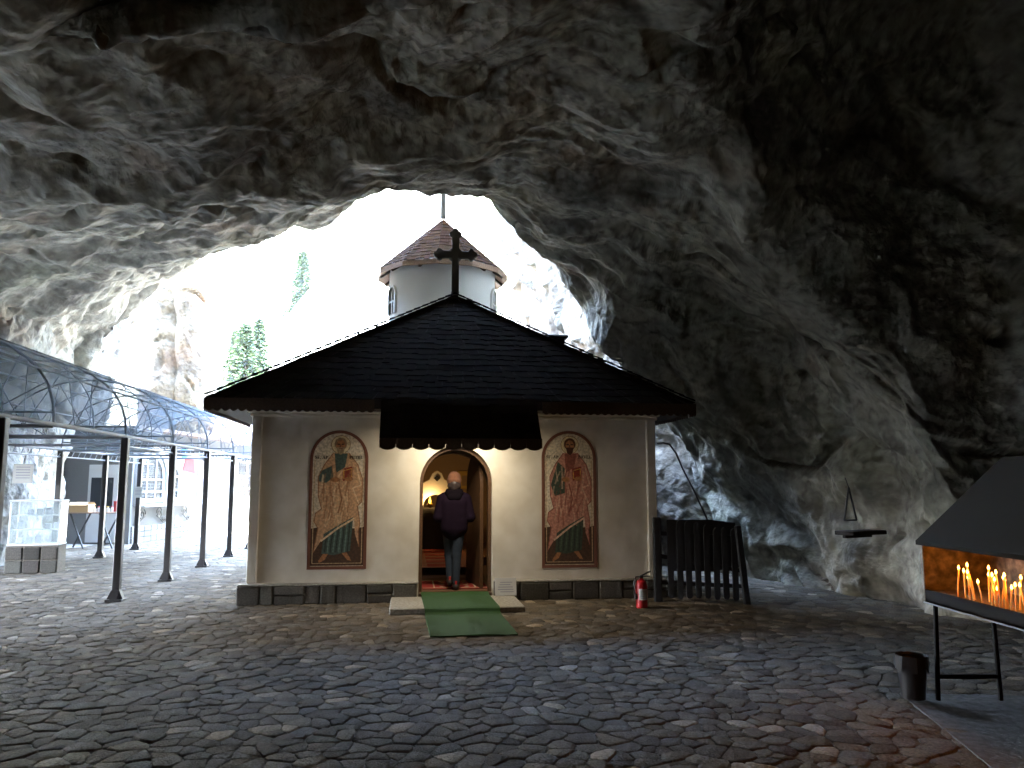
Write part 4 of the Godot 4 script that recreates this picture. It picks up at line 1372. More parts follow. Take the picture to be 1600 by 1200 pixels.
	b.tube([ta[1], ta[1] + Vector3(0, 0.12, -0.05)], 0.006, 6)
	put(b, "bar", M.iron, tr)
var CANDLE := 0.0001

# ------------------------------------------------------------------ canopy
func canopy() -> void:
	var turn := atan2(0.123, 0.992)
	var mid := (Vector3(-5.48, 0, -11.33) + Vector3(-8.2, 0, -11.0)) * 0.5
	var o := thing("walkway_canopy", mid, turn, "vaulted walkway canopy of blue plastic sheet on dark posts", "canopy")
	var W := 1.37
	var top := 2.26
	var rise := 1.06
	var arc := func(f: float, z: float, g := 0.0) -> Vector3:
		var a := PI * f
		return Vector3(-cos(a) * (W + g), top + 0.04 + pow(sin(a), 0.85) * (rise + g), z)
	var b := B.new()
	for k in range(-1, 5):
		for s in [-1, 1]:
			b = B.new()
			var x: float = s * W
			var z := -2.31 * k if k >= 0 else 3.45
			b.cube(Vector3(x, top * 0.5, z), Vector3(0.10, top, 0.10), 0.008)
			var post := put(b, "post", M.black_steel, o)
			b = B.new()
			b.cube(Vector3(x, 0.025, z), Vector3(0.22, 0.03, 0.22), 0.004)
			for q in 4:
				var e := Vector3(1, 0, 0).rotated(Vector3.UP, q * PI / 2)
				var ba := Basis(e, Vector3.UP, e.cross(Vector3.UP))
				b.prism(PackedVector2Array([Vector2(0.045, 0.04), Vector2(0.105, 0.04), Vector2(0.052, 0.16), Vector2(0.045, 0.16)]), 0.10, Transform3D(ba, Vector3(x, 0, z)) * Transform3D(Basis(), Vector3(0, 0, 0.05)))
			put(b, "foot", M.black_steel, post)
	for k in 13:
		var z := 3.465 - 1.155 * k
		b = B.new()
		var pts := []
		for m in 19: pts.append(arc.call(m / 18.0, z))
		b.tube(pts, 0.017 if k % 2 == 1 else 0.009, 6)
		if k % 2 == 1:
			b.tube([Vector3(-W, top, z), Vector3(W, top, z)], 0.025, 6)
			b.tube([Vector3(-W, top + 0.16, z), Vector3(W, top + 0.16, z)], 0.016, 6)
			var lo := []
			for m in 5: lo.append(Vector3(lerpf(-W, W, m / 4.0), top + 0.16, z))
			for m in 4:
				var fa: Vector3 = arc.call((m + 0.5) / 4.0, z)
				b.tube([lo[m], fa], 0.009, 5)
				b.tube([lo[m + 1], fa], 0.009, 5)
			for m in range(1, 4): b.tube([lo[m], arc.call(m / 4.0, z)], 0.009, 5)
		put(b, "arch_truss", M.grey_steel, o)
	for x in [-W, W]:
		b = B.new()
		b.tube([Vector3(x, top + 0.02, 3.6), Vector3(x, top + 0.02, -10.2)], 0.028, 6)
		b.tube([Vector3(x, top - 0.12, 0.0), Vector3(x, top - 0.12, -10.2)], 0.016, 6)
		for m in 34: b.tube([Vector3(x, top - 0.12, -m * 0.3), Vector3(x, top + 0.02, -m * 0.3 - 0.15)], 0.009, 4)
		put(b, "edge_beam", M.grey_steel, o)
	for f in [0.18, 0.34, 0.5, 0.66, 0.82]:
		b = B.new()
		b.tube([arc.call(f, 3.6), arc.call(f, -10.2)], 0.016, 6)
		put(b, "purlin", M.grey_steel, o)
	for k in 6:
		b = B.new()
		var z0 := 3.65 - k * 2.31
		var z1 := 3.65 - (k + 1) * 2.31 + 0.01
		var nu := 40
		var nv := 44
		for m in nu:
			for q in nv:
				var p := []
				var w := 0.003
				for cc in [[0, 0], [1, 0], [1, 1], [0, 1]]:
					var f := float(m + cc[0]) / nu
					var z := lerpf(z0, z1, float(q + cc[1]) / nv)
					p.append(arc.call(f, z, 0.035 + w * (1.0 if (q + cc[1]) % 2 else 0.0)))
				b.face(p, p[0] - Vector3(0, top - 0.2, p[0].z))
		put(b, "roof_sheet", M.sheet, o)
	# notice on a post
	var n := thing("paper_notice", o.position + Vector3(-W, 1.42, -4 * 2.31 + 0.06).rotated(Vector3.UP, turn) , turn, "white paper notice taped to a canopy post", "notice")
	b = B.new()
	b.cube(Vector3(0, 0, 0), Vector3(0.20, 0.27, 0.004))
	put(b, "sheet", M.paper, n)
	b = B.new()
	for k in 5: b.cube(Vector3(0, 0.08 - k * 0.035, 0.003), Vector3(0.13, 0.012, 0.001))
	put(b, "print", M.print_grey, n)

# ------------------------------------------------------------------ shop and things at the far left
func window_arch(parent: Node3D, x0: float, x1: float, y0: float, ys: float, z: float, bars: int) -> void:
	var rise := (x1 - x0) * 0.5
	var b := B.new()
	arch_band(b, x0, x1, y0, ys, rise, 0.09, 0.06, z + 0.03, true)
	var w := put(b, "window", M.white_paint, parent)
	b = B.new()
	b.prism(arch_poly(x0 + 0.05, x1 - 0.05, y0 + 0.05, ys, rise - 0.05), 0.02, Transform3D(Basis(), Vector3(0, 0, z - 0.01)))
	put(b, "pane", M.dark_pane, w)
	b = B.new()
	for k in bars: b.cube(Vector3(lerpf(x0, x1, (k + 1.0) / (bars + 1)), (y0 + ys + rise * 0.85) * 0.5, z), Vector3(0.04, ys - y0 + rise * 0.8, 0.03))
	for q in [0.45, 1.0]: b.cube(Vector3((x0 + x1) * 0.5, lerpf(y0, ys, q), z + 0.004), Vector3(x1 - x0 - 0.12, 0.04, 0.03))
	put(b, "glazing_bar", M.white_paint, w)
func scroll(b: B, c: Vector3, r: float, s: float) -> void:
	var pts := []
	for k in 22:
		var a := k * 0.5
		pts.append(c + Vector3(cos(a) * s, sin(a), 0) * r * (1.0 - k / 26.0))
	b.tube(pts, 0.012, 5)
func shop() -> void:
	var o := thing("shop_building", Vector3(-10.42, 0, -22.1), PI / 2 - 0.05, "white plastered shop with arched window and stone base", "building")
	# local x runs away along the front, z faces the walkway
	var b := B.new()
	b.cube(Vector3(3.6, 1.55, -1.0), Vector3(7.2, 3.1, 2.0))
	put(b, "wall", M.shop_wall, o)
	b = B.new()
	rng.seed = 15
	var x := 0.0
	while x < 7.1:
		var w := rng.randf_range(0.22, 0.42)
		for r in 3:
			var s := B.new()
			var t := rng.randf_range(0.26, 0.42)
			s.tint = Color(t, t * 0.97, t * 0.9)
			s.cube(Vector3(x + w * 0.5, 0.08 + r * 0.155, 0.03), Vector3(w - 0.015, 0.145, 0.07), 0.01)
			put(s, "base_stone", M.stone, o)
		x += w
	b = B.new()
	b.cube(Vector3(1.9, 1.02, 0.16), Vector3(3.6, 0.05, 0.36), 0.006)
	put(b, "counter", M.white_paint, o)
	window_arch(o, 0.25, 1.75, 1.12, 1.75, 0.01, 2)
	window_arch(o, 2.05, 2.75, 1.12, 1.85, 0.01, 1)
	b = B.new()
	arch_band(b, 0.05, 1.95, 1.06, 1.75, 0.95, 0.14, 0.08, 0.09)
	put(b, "arch_moulding", M.white_paint, o)
	for q in [[0.5, 1.0], [1.5, -1.0], [2.1, 1.0], [3.1, -1.0]]:
		b = B.new()
		scroll(b, Vector3(q[0], 0.78, 0.06), 0.19, q[1])
		scroll(b, Vector3(q[0] - 0.25 * q[1], 0.58, 0.06), 0.11, -q[1])
		b.tube([Vector3(q[0] + 0.18 * q[1], 0.72, 0.06), Vector3(q[0] - 0.3 * q[1], 0.50, 0.06)], 0.012, 5)
		put(b, "iron_scroll", M.iron, o)
	# display boards on the front
	for q in [[4.0, 4.7, 0.7, 2.1], [5.6, 6.3, 0.5, 2.2]]:
		b = B.new()
		b.cube(Vector3((q[0] + q[1]) * 0.5, (q[2] + q[3]) * 0.5, 0.02), Vector3(q[1] - q[0], q[3] - q[2], 0.05), 0.008)
		var bd := put(b, "display_board", M.white_paint, o)
		b = B.new()
		var x0: float = q[0]
		b.prism(PackedVector2Array([Vector2(x0 + 0.15, 1.75), Vector2(x0 + 0.55, 1.95), Vector2(x0 + 0.55, 1.45)]), 0.0, Transform3D(Basis(), Vector3(0, 0, 0.05)))
		b.cube(Vector3(x0 + 0.3, 1.0, 0.05), Vector3(0.3, 0.4, 0.006))
		put(b, "print", M.print_grey, bd)
	# hanging lantern
	b = B.new()
	b.lathe(Vector3(4.35, 2.35, 0.10), [[0.02, 0], [0.09, 0.06], [0.10, 0.2], [0.04, 0.28], [0.01, 0.3]], 10)
	put(b, "wall_lantern", M.iron, o)
	# side wall facing the cave with door
	b = B.new()
	b.cube(Vector3(-0.05, 1.55, -0.9), Vector3(0.1, 3.1, 1.86))
	put(b, "side_wall", M.shop_wall, o)
	b = B.new()
	b.cube(Vector3(-0.115, 1.10, -0.75), Vector3(0.04, 2.1, 0.84), 0.006)
	var d := put(b, "door", M.white_paint, o)
	b = B.new()
	b.cube(Vector3(-0.14, 1.38, -0.92), Vector3(0.014, 0.84, 0.32))
	b.cube(Vector3(-0.14, 1.38, -0.56), Vector3(0.014, 0.84, 0.20))
	put(b, "pane", M.dark_pane, d)
	b = B.new()
	b.cube(Vector3(3.4, 3.15, -0.9), Vector3(7.9, 0.10, 2.6), 0.01)
	put(b, "eaves", M.tile_roof, o)
	var fl := thing("bunting", Vector3(-10.36, 1.95, -25.3), PI / 2 - 0.05, "blue and red cloth hung on the white shop front", "cloth")
	b = B.new()
	b.prism(PackedVector2Array([Vector2(-0.45, 0.75), Vector2(-0.05, 0.85), Vector2(0.0, 0.52), Vector2(-0.3, 0.45)]), 0.02, Transform3D(Basis(), Vector3(0, 0, 0.12)))
	put(b, "blue_strip", M.blue_cloth, fl)
	b = B.new()
	b.prism(PackedVector2Array([Vector2(-0.1, 0.45), Vector2(0.5, 0.45), Vector2(0.6, 0.02), Vector2(-0.25, 0.10)]), 0.02, Transform3D(Basis(), Vector3(0, 0, 0.12)))
	put(b, "red_strip", M.red_cloth, fl)
	# far building with tiled roof
	var q2 := thing("far_building", Vector3(-11.6, 0, -36.0), 0.12, "pale building with arched barred window beyond the shop", "building")
	b = B.new()
	b.cube(Vector3(0, 1.7, -2), Vector3(7.5, 3.4, 4))
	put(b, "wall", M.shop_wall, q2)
	window_arch(q2, -1.1, 0.6, 1.0, 2.0, 0.01, 3)
	var rf := B.new()
	rf.face([Vector3(-4.2, 3.35, 0.6), Vector3(4.2, 3.35, 0.6), Vector3(4.2, 5.3, -2.2), Vector3(-4.2, 5.3, -2.2)], Vector3(0, 1, 1))
	rf.face([Vector3(-4.2, 3.35, -5), Vector3(4.2, 3.35, -5), Vector3(4.2, 5.3, -2.2), Vector3(-4.2, 5.3, -2.2)], Vector3(0, 1, -1))
	var rr := put(rf, "roof", M.tile_roof, q2)
	b = B.new()
	for k in 42:
		var xx := -4.1 + k * 0.2
		b.tube([Vector3(xx, 3.38, 0.62), Vector3(xx, 5.33, -2.18)], 0.06, 6)
	put(b, "roof_tiles", M.tile_roof, rr).set_meta("kind", "stuff")
	var um := thing("folded_umbrella", Vector3(-11.3, 0, -31.0), 0.0, "dark folded cloth parasol standing past the shop", "parasol")
	b = B.new()
	b.lathe(Vector3.ZERO, [[0.03, 0.0], [0.03, 0.9], [0.18, 1.0], [0.27, 1.6], [0.20, 2.1], [0.05, 2.4], [0.01, 2.5]], 14)
	put(b, "cloth", M.fence_wood, um)
	b = B.new()
	b.lathe(Vector3.ZERO, [[0.3, -0.02], [0.3, 0.06], [0.04, 0.1]], 14)
	put(b, "base", M.concrete, um)
	# glazed cabinet on stone base
	var cp := gp(48, 897)
	var c := thing("display_cabinet", Vector3(cp.x - 0.1, 0, cp.z - 0.3), 0.25, "glass display cabinet on a rough stone base by the rock wall", "cabinet")
	b = B.new()
	rng.seed = 19
	b.cube(Vector3(0, 0.24, 0), Vector3(0.86, 0.5, 0.5))
	put(b, "base_core", M.dirt, c)
	for r in 2:
		for k in 3:
			var s := B.new()
			var t := rng.randf_range(0.06, 0.11)
			s.tint = Color(t, t * 0.93, t * 0.8)
			s.cube(Vector3(-0.29 + k * 0.29, 0.12 + r * 0.24, 0.255), Vector3(0.275, 0.225, 0.06), 0.02)
			put(s, "base_stone", M.stone, c)
	b = B.new()
	for x1 in [-0.41, 0.41]:
		for z1 in [-0.22, 0.22]: b.cube(Vector3(x1, 0.91, z1), Vector3(0.025, 0.80, 0.025))
	for y in [0.515, 1.31]:
		b.cube(Vector3(0, y, 0), Vector3(0.86, 0.03, 0.5), 0.004)
	for y in [0.78, 1.04]: b.cube(Vector3(0, y, -0.02), Vector3(0.80, 0.015, 0.42))
	put(b, "frame", M.white_paint, c)
	b = B.new()
	b.cube(Vector3(0, 0.91, 0.235), Vector3(0.80, 0.76, 0.006))
	b.cube(Vector3(0.42, 0.91, 0), Vector3(0.006, 0.76, 0.42))
	put(b, "glass_front", M.glass, c)
	b = B.new()
	for k in 9: b.cube(Vector3(-0.3 + (k % 5) * 0.15, 0.58 + (k / 3) * 0.26, -0.05), Vector3(0.10, 0.10 + 0.03 * (k % 3), 0.10), 0.01)
	put(b, "goods", M.print_grey, c)
	var pn := thing("paper_poster", at(36, 740, c.position.z + 0.1), 0.2, "large white paper poster above the display cabinet", "poster")
	b = B.new()
	b.cube(Vector3(0, 0, 0), Vector3(0.34, 0.36, 0.006))
	put(b, "sheet", M.paper, pn)
	b = B.new()
	for k in 5: b.cube(Vector3(0, 0.12 - k * 0.05, 0.004), Vector3(0.24, 0.014, 0.001))
	put(b, "print", M.print_grey, pn)
	# trestle table with candles for sale
	var tp := gp(145, 857)
	var t2 := thing("trestle_table", tp, 0.05, "folding table on crossed legs in front of the shop", "table")
	b = B.new()
	b.cube(Vector3(0, 0.90, 0), Vector3(1.32, 0.03, 0.55), 0.005)
	put(b, "table_top", M.pale_wood, t2)
	for s in [-1, 1]:
		for e in [-1, 1]:
			b = B.new()
			b.bar(Vector3(s * 0.36 + e * 0.22, 0.02, e * 0.2 + 0.02), Vector3(s * 0.36 - e * 0.24, 0.88, e * 0.02), 0.035, 0.035, 0.004)
			put(b, "leg", M.iron, t2)
	var ct := thing("carton", tp + Vector3(-0.32, 0.915, 0.05), 0.05, "open cardboard carton on the folding table", "box")
	b = B.new()
	b.cube(Vector3(0, 0.10, 0), Vector3(0.48, 0.20, 0.34), 0.006)
	put(b, "carton_body", M.cardboard, ct)
	for e in [-1, 1]:
		b = B.new()
		b.box(Transform3D(Basis(Vector3(1, 0, 0), 0.6 * e), Vector3(0, 0.21, e * 0.21)), Vector3(0.46, 0.006, 0.14))
		put(b, "flap", M.cardboard, ct)
	var jar := B.new()
	jar.lathe(Vector3.ZERO, [[0.001, 0], [0.028, 0], [0.03, 0.01], [0.03, 0.085], [0.018, 0.105], [0.018, 0.12]], 10)
	var cap := B.new()
	cap.lathe(Vector3.ZERO, [[0.021, 0.118], [0.021, 0.142], [0.001, 0.145]], 10)
	var jm := jar.mesh()
	var km := cap.mesh()
	for k in 9:
		var j := thing("votive_candle", tp + Vector3(0.03 + (k % 5) * 0.115, 0.916, -0.10 + 0.2 * (k / 5)), 0.0, "small white votive candle among those on the folding table", "candle", "votive candles on the table")
		put(jm, "jar", M.paper, j)
		put(km, "lid", M.red_paint if k % 3 == 0 else M.gold, j)
	var rb := thing("red_box", tp + Vector3(0.59, 0.916, 0.08), 0.1, "red box at the end of the folding table", "box")
	b = B.new()
	b.cube(Vector3(0, 0.13, 0), Vector3(0.12, 0.24, 0.14), 0.006)
	put(b, "box_body", M.red_paint, rb)
	b = B.new()
	b.cube(Vector3(0, 0.26, 0), Vector3(0.128, 0.03, 0.148), 0.005)
	put(b, "lid", M.red_paint, rb)

# ------------------------------------------------------------------ outside
func outside() -> void:
	var fn := func(u: float, v: float) -> Vector3:
		var x := lerpf(-75, 75, u)
		var z := lerpf(-38, -135, v)
		var k: float = nz.big.get_noise_2d(x * 0.25, z * 0.25)
		var y := maxf(0.0, (-38.0 - z)) * (0.78 + 0.2 * k) + 5.0 * k * smoothstep(-40, -60, z) - 0.3
		return Vector3(x, y, z)
	var nu := 130
	var nv := 90
	var p := PackedVector3Array()
	var col := PackedColorArray()
	for j in nv + 1:
		for k in nu + 1:
			var q: Vector3 = fn.call(float(k) / nu, float(j) / nv)
			q.y += 0.8 * nz.ridge.get_noise_3dv(q * 0.5)
			p.push_back(q)
			var g: float = clampf(nz.c4.get_noise_2d(q.x * 0.5, q.z * 0.5) * 2.0 + 0.4, 0, 1)
			col.push_back(Color(0.42, 0.41, 0.37).lerp(Color(0.20, 0.26, 0.10), g * 0.6))
	setting(put(grid_mesh(p, col, nu, nv), "hillside", M.hill), "sunlit mountainside across the valley")
	# conifers
	rng.seed = 101
	var crowns := []
	for k in 3: crowns.append(crown_mesh(k))
	var tb := B.new()
	tb.tube([Vector3.ZERO, Vector3(0.02, 0.5, 0), Vector3(0, 0.98, 0)], [0.028, 0.018, 0.003], 7)
	var tm := tb.mesh()
	var spots := [[380, 590, -44.0, 5.6], [402, 588, -47.0, 4.6], [366, 600, -49.0, 4.8], [468, 560, -62.0, 6.0], [455, 520, -75.0, 5.0], [565, 470, -85.0, 6.0], [590, 400, -100.0, 7.0], [440, 470, -95.0, 6.0], [505, 450, -98.0, 6.5], [600, 465, -90.0, 5.5], [540, 400, -110.0, 6.5], [410, 500, -88.0, 5.5], [765, 380, -108.0, 6.5], [795, 470, -92.0, 6.0], [815, 500, -80.0, 5.5], [640, 340, -118.0, 6.5], [575, 520, -72.0, 4.5], [520, 505, -82.0, 5.0], [430, 560, -66.0, 4.5], [490, 420, -106.0, 6.0]]
	for n in spots.size():
		var s = spots[n]
		var pos := at(s[0], s[1], s[2])
		var u: Vector3 = fn.call((pos.x + 75) / 150.0, (-38 - pos.z) / 97.0)
		pos.y = u.y - 0.3
		var t := thing("conifer", pos, rng.randf() * TAU, "dense green conifer at the foot of the mountainside, nearest the shop" if n < 3 else "small green conifer growing high on the sunlit mountainside", "tree", "conifers at the foot of the mountainside" if n < 3 else "conifers on the far mountainside")
		var kk := rng.randi() % 3
		put(tm, "trunk", M.bark, t)
		put(crowns[kk], "crown", M.leaf, t)
		t.scale = Vector3.ONE * s[3] * 1.15
	var near := spots.slice(0, 3)
func crown_mesh(sd: int) -> ArrayMesh:
	var b := B.new()
	var r := RandomNumberGenerator.new()
	r.seed = 200 + sd
	for tier in 30:
		var h := 0.10 + 0.88 * tier / 30.0
		var reach := 0.25 * pow(1.0 - h, 0.8) + 0.012
		for k in 12:
			if r.randf() < 0.12: continue
			var a := TAU * (k + r.randf()) / 12.0
			var l := reach * r.randf_range(0.65, 1.15)
			for m in 16:
				var f := (m + r.randf()) / 16.0
				var c := Vector3(cos(a) * l * f, h - 0.09 * f * reach / 0.25 + r.randfn(0, 0.008), sin(a) * l * f)
				var d := Vector3(cos(a + r.randfn(0, 0.7)), r.randf_range(-0.5, 0.25), sin(a + r.randfn(0, 0.7))).normalized()
				var s := d.cross(Vector3(r.randfn(), 1, r.randfn())).normalized()
				var z := r.randf_range(0.018, 0.034)
				var t := r.randf_range(0.6, 1.3)
				b.tint = Color(0.036 * t, 0.062 * t, 0.024 * t)
				b.face([c - s * z * 0.4, c + d * z * 1.6, c + s * z * 0.4, c - d * z * 0.3], Vector3.UP + Vector3(cos(a), 0, sin(a)))
	return b.mesh()

# ------------------------------------------------------------------ person
func field_mesh(bones: Array, cell: float, k: float) -> ArrayMesh:
	# smooth union of tapered capsules [a, b, ra, rb, squash z], meshed as surface nets
	var lo := Vector3.INF
	var hi := -Vector3.INF
	for q in bones:
		var r := maxf(q[2], q[3]) + 0.05
		lo = lo.min(q[0] - Vector3.ONE * r).min(q[1] - Vector3.ONE * r)
		hi = hi.max(q[0] + Vector3.ONE * r).max(q[1] + Vector3.ONE * r)
	var n := Vector3i(((hi - lo) / cell).ceil()) + Vector3i.ONE * 2
	var f := PackedFloat32Array()
	f.resize(n.x * n.y * n.z)
	f.fill(0.2)
	for q in bones:
		var a: Vector3 = q[0]
		var c: Vector3 = q[1]
		var ra: float = q[2]
		var rb: float = q[3]
		var sq: float = q[4] if q.size() > 4 else 1.0
		var mr := maxf(ra, rb) + 0.06
		var i0 := Vector3i(((a.min(c) - Vector3.ONE * mr - lo) / cell).floor()).max(Vector3i.ZERO)
		var i1 := Vector3i(((a.max(c) + Vector3.ONE * mr - lo) / cell).ceil()).min(n - Vector3i.ONE)
		var ab := c - a
		var l2 := maxf(ab.length_squared(), 1e-9)
		for z in range(i0.z, i1.z + 1):
			for y in range(i0.y, i1.y + 1):
				var row := (z * n.y + y) * n.x
				for x in range(i0.x, i1.x + 1):
					var p := lo + Vector3(x, y, z) * cell
					var t := clampf((p - a).dot(ab) / l2, 0, 1)
					var dv := p - (a + ab * t)
					dv.z /= sq
					var d := dv.length() - lerpf(ra, rb, t)
					var e := f[row + x]
					var hh := maxf(k - absf(e - d), 0.0) / k
					f[row + x] = minf(e, d) - hh * hh * k * 0.25
	var ids := {}
	var b := B.new()
	for z in n.z - 1:
		for y in n.y - 1:
			for x in n.x - 1:
				var o := (z * n.y + y) * n.x + x
				var s := 0
				var vals := [f[o], f[o + 1], f[o + n.x], f[o + n.x + 1], f[o + n.x * n.y], f[o + n.x * n.y + 1], f[o + n.x * n.y + n.x], f[o + n.x * n.y + n.x + 1]]
				for m in 8: if vals[m] < 0: s += 1
				if s == 0 or s == 8: continue
				var acc := Vector3.ZERO
				var cnt := 0
				for m in 8:
					for bit in [1, 2, 4]:
						if m & bit: continue
						var w: int = m | bit
						if (vals[m] < 0) != (vals[w] < 0):
							var t: float = vals[m] / (vals[m] - vals[w])
							var pa := Vector3(m & 1, (m >> 1) & 1, (m >> 2) & 1)
							var pb := Vector3(w & 1, (w >> 1) & 1, (w >> 2) & 1)
							acc += pa.lerp(pb, t)
							cnt += 1
				var g := Vector3(vals[1] - vals[0] + vals[7] - vals[6] + vals[3] - vals[2] + vals[5] - vals[4], vals[2] - vals[0] + vals[7] - vals[5] + vals[3] - vals[1] + vals[6] - vals[4], vals[4] - vals[0] + vals[7] - vals[3] + vals[5] - vals[1] + vals[6] - vals[2]).normalized()
				ids[o] = b.vert(lo + (Vector3(x, y, z) + acc / cnt) * cell, g)
	var st := [1, n.x, n.x * n.y]
	for z in range(1, n.z - 1):
		for y in range(1, n.y - 1):
			for x in range(1, n.x - 1):
				var o := (z * n.y + y) * n.x + x
				for ax in 3:
					var e: bool = f[o] < 0
					if e == (f[o + st[ax]] < 0): continue
					var u: int = st[(ax + 1) % 3]
					var v: int = st[(ax + 2) % 3]
					if not (ids.has(o) and ids.has(o - u) and ids.has(o - v) and ids.has(o - u - v)): continue
					var q := [ids[o], ids[o - u], ids[o - u - v], ids[o - v]]
					if e: b.i.append_array([q[0], q[2], q[1], q[0], q[3], q[2]])
					else: b.i.append_array([q[0], q[1], q[2], q[0], q[2], q[3]])
	return b.mesh()
func person() -> void:
	# seen from behind, stepping over the threshold; local +z is the back
	var pos := thing_in(Vector3(2.95, 0.118, -0.42))
	var o := thing("person", pos, YAW - 0.03, "person in orange knit hat, dark purple jacket and jeans entering the church", "person")
	var V := func(x: float, y: float, z: float) -> Vector3: return Vector3(x, y, z)
	# body (skin): head with face, neck, trunk, arms, hands with fingers, legs
	var bones := [
		[V.call(0, 1.50, -0.02), V.call(0, 1.56, -0.03), 0.078, 0.086, 1.1], [V.call(0, 1.44, -0.06), V.call(0, 1.48, -0.055), 0.052, 0.06],
		[V.call(0, 1.495, -0.115), V.call(0, 1.475, -0.13), 0.012, 0.015], [V.call(-0.085, 1.49, -0.02), V.call(-0.087, 1.515, -0.02), 0.014, 0.016], [V.call(0.085, 1.49, -0.02), V.call(0.087, 1.515, -0.02), 0.014, 0.016],
		[V.call(0, 1.30, 0.0), V.call(0, 1.45, -0.02), 0.055, 0.052], [V.call(0, 0.92, 0), V.call(0, 1.26, 0), 0.13, 0.14, 0.7],
		[V.call(-0.16, 1.28, 0), V.call(-0.21, 1.00, 0.04), 0.048, 0.04], [V.call(-0.21, 1.00, 0.04), V.call(-0.15, 0.98, -0.22), 0.038, 0.028],
		[V.call(0.16, 1.28, 0), V.call(0.22, 1.00, 0.03), 0.048, 0.04], [V.call(0.22, 1.00, 0.03), V.call(0.15, 1.02, -0.23), 0.038, 0.028],
		[V.call(-0.07, 0.86, 0), V.call(-0.06, 0.46, -0.10), 0.085, 0.055], [V.call(-0.06, 0.46, -0.10), V.call(-0.05, 0.16, -0.03), 0.052, 0.038],
		[V.call(0.07, 0.86, 0), V.call(0.045, 0.46, 0.0), 0.085, 0.055], [V.call(0.045, 0.46, 0.0), V.call(0.035, 0.08, 0.06), 0.052, 0.038]]
	put(field_mesh(bones, 0.014, 0.035), "body", M.skin, o)
	for s in [-1, 1]:
		var hb := []
		var w := Vector3(s * 0.15, 0.99 if s < 0 else 1.02, -0.24)
		hb.append([w, w + Vector3(-s * 0.02, 0, -0.07), 0.024, 0.03])
		for k in 4:
			var st: Vector3 = w + Vector3(-s * 0.02, 0.028 - k * 0.019, -0.075)
			var ln: float = [0.036, 0.042, 0.039, 0.030][k]
			hb.append([st, st + Vector3(-s * 0.012, -0.002, -ln), 0.0095, 0.009])
			hb.append([st + Vector3(-s * 0.012, -0.002, -ln), st + Vector3(-s * 0.040, -0.004, -ln - 0.014), 0.009, 0.0075])
		hb.append([w + Vector3(-s * 0.01, 0.02, -0.025), w + Vector3(-s * 0.03, 0.052, -0.07), 0.012, 0.009])
		put(field_mesh(hb, 0.005, 0.008), "hand", M.skin, o)
	# jacket
	var jk := [
		[V.call(0, 0.86, 0.01), V.call(0, 1.02, 0.01), 0.185, 0.172, 0.74], [V.call(0, 1.02, 0.01), V.call(0, 1.22, 0.015), 0.172, 0.175, 0.74],
		[V.call(-0.12, 1.30, 0.01), V.call(0.12, 1.30, 0.01), 0.082, 0.082], [V.call(0, 1.30, 0.01), V.call(0, 1.385, 0.0), 0.11, 0.085],
		[V.call(-0.175, 1.28, 0.01), V.call(-0.235, 1.02, 0.06), 0.078, 0.068], [V.call(-0.235, 1.01, 0.06), V.call(-0.18, 0.98, -0.17), 0.068, 0.05],
		[V.call(0.175, 1.28, 0.01), V.call(0.24, 1.02, 0.05), 0.078, 0.068], [V.call(0.24, 1.01, 0.05), V.call(0.18, 1.02, -0.18), 0.068, 0.05]]
	# quilted rolls
	for k in 7:
		var y := 0.86 + k * 0.062
		jk.append([V.call(-0.10, y, 0.045), V.call(0.10, y + 0.008 * (k % 2), 0.045), 0.098, 0.098, 1.0])
	var ja := put(field_mesh(jk, 0.013, 0.025), "jacket", M.jacket, o)
	put(field_mesh([[V.call(-0.075, 1.36, 0.06), V.call(0.075, 1.36, 0.06), 0.062, 0.062], [V.call(-0.05, 1.30, 0.10), V.call(0.05, 1.30, 0.10), 0.058, 0.058], [V.call(-0.085, 1.39, 0.02), V.call(-0.06, 1.41, -0.06), 0.04, 0.035], [V.call(0.085, 1.39, 0.02), V.call(0.06, 1.41, -0.06), 0.04, 0.035]], 0.012, 0.03), "hood", M.hood, ja)
	put(field_mesh([
		[V.call(-0.06, 0.86, 0.01), V.call(0.06, 0.86, 0.01), 0.125, 0.125, 0.85], [V.call(-0.072, 0.84, 0), V.call(-0.062, 0.47, -0.10), 0.098, 0.068], [V.call(-0.062, 0.47, -0.10), V.call(-0.052, 0.15, -0.03), 0.066, 0.05],
		[V.call(0.072, 0.84, 0), V.call(0.045, 0.47, 0.0), 0.098, 0.068], [V.call(0.045, 0.47, 0.0), V.call(0.035, 0.09, 0.06), 0.066, 0.05]], 0.012, 0.025), "trousers", M.jeans, o)
	for s in [[V.call(-0.052, 0.10, -0.02), -0.6], [V.call(0.035, 0.045, 0.06), 0.0]]:
		var h: Vector3 = s[0]
		var toe := h + Vector3(0, -0.012 if s[1] == 0.0 else -0.06, -0.19)
		var sh := put(field_mesh([[h, toe, 0.046, 0.036], [h + Vector3(0, 0.05, 0), h, 0.045, 0.047], [h + Vector3(0, -0.02, 0.03), h + Vector3(0, -0.02, -0.05), 0.036, 0.04]], 0.009, 0.02), "shoe", M.shoe, o)
		var bb := B.new()
		bb.cube(h + Vector3(0, 0.045, 0.048), Vector3(0.03, 0.05, 0.006), 0.002)
		put(bb, "heel_tab", M.red_cloth, sh)
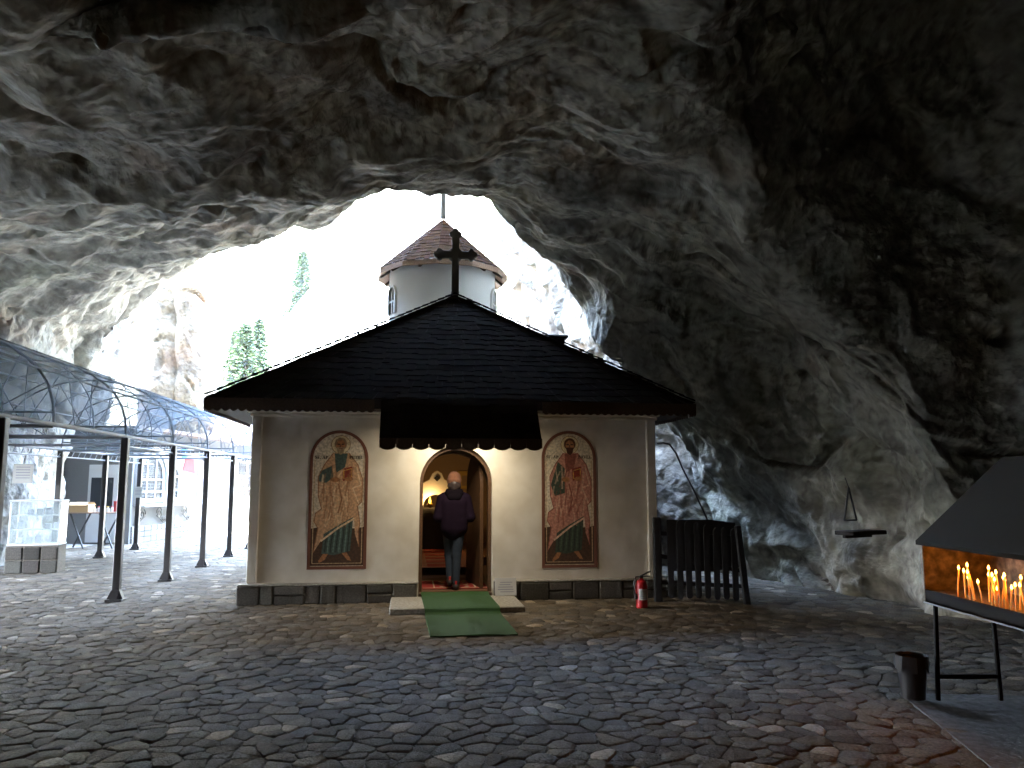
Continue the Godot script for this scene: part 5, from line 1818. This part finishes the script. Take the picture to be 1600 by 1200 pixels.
	put(field_mesh([[V.call(0, 1.555, -0.02), V.call(0, 1.585, -0.02), 0.102, 0.095, 1.08], [V.call(0, 1.50, -0.015), V.call(0, 1.54, -0.02), 0.098, 0.103, 1.06]], 0.010, 0.02), "knit_hat", M.knit, o)
	put(field_mesh([[V.call(-0.05, 1.47, 0.035), V.call(0.05, 1.47, 0.035), 0.052, 0.052], [V.call(0, 1.44, 0.03), V.call(0, 1.49, 0.03), 0.07, 0.075]], 0.010, 0.02), "hair", M.shoe, o)

# ------------------------------------------------------------------ assembly
func _ready() -> void:
	var cam := Camera3D.new()
	cam.position = EYE
	cam.rotation.x = PITCH
	cam.fov = rad_to_deg(2.0 * atan(600.0 / F))
	cam.near = 0.05; cam.far = 600.0
	cam.current = true
	add_child(cam)
	var we := WorldEnvironment.new()
	var env := Environment.new()
	env.background_mode = Environment.BG_SKY
	var sky := Sky.new()
	var sm := ProceduralSkyMaterial.new()
	sm.sky_top_color = Color(0.67, 0.79, 0.97)
	sm.sky_horizon_color = Color(0.95, 0.95, 0.95)
	sm.sky_curve = 0.2
	sm.ground_bottom_color = Color(0.25, 0.25, 0.22)
	sm.ground_horizon_color = Color(0.6, 0.6, 0.58)
	sm.sky_energy_multiplier = 1.6
	sky.sky_material = sm
	env.sky = sky
	env.tonemap_mode = Environment.TONE_MAPPER_LINEAR
	env.tonemap_exposure = 31.0
	env.fog_enabled = true; env.fog_density = 0.0004; env.fog_light_color = Color(0.93, 0.95, 0.97)
	env.sdfgi_enabled = true; env.ssao_enabled = true; env.ssil_enabled = true
	we.environment = env
	add_child(we)
	var sun := DirectionalLight3D.new()
	sun.light_energy = 1.5
	sun.light_angular_distance = 0.5
	sun.light_color = Color(1.0, 0.96, 0.90)
	sun.shadow_enabled = true
	sun.look_at_from_position(Vector3(0.5, 16, 7.2), Vector3.ZERO)
	add_child(sun)

	materials()
	rock_noise()
	cave()
	outside()
	ground()
	church()
	shop()
	canopy()
	church_things()
	fire_extinguisher()
	fence()
	candle_box()
	person()
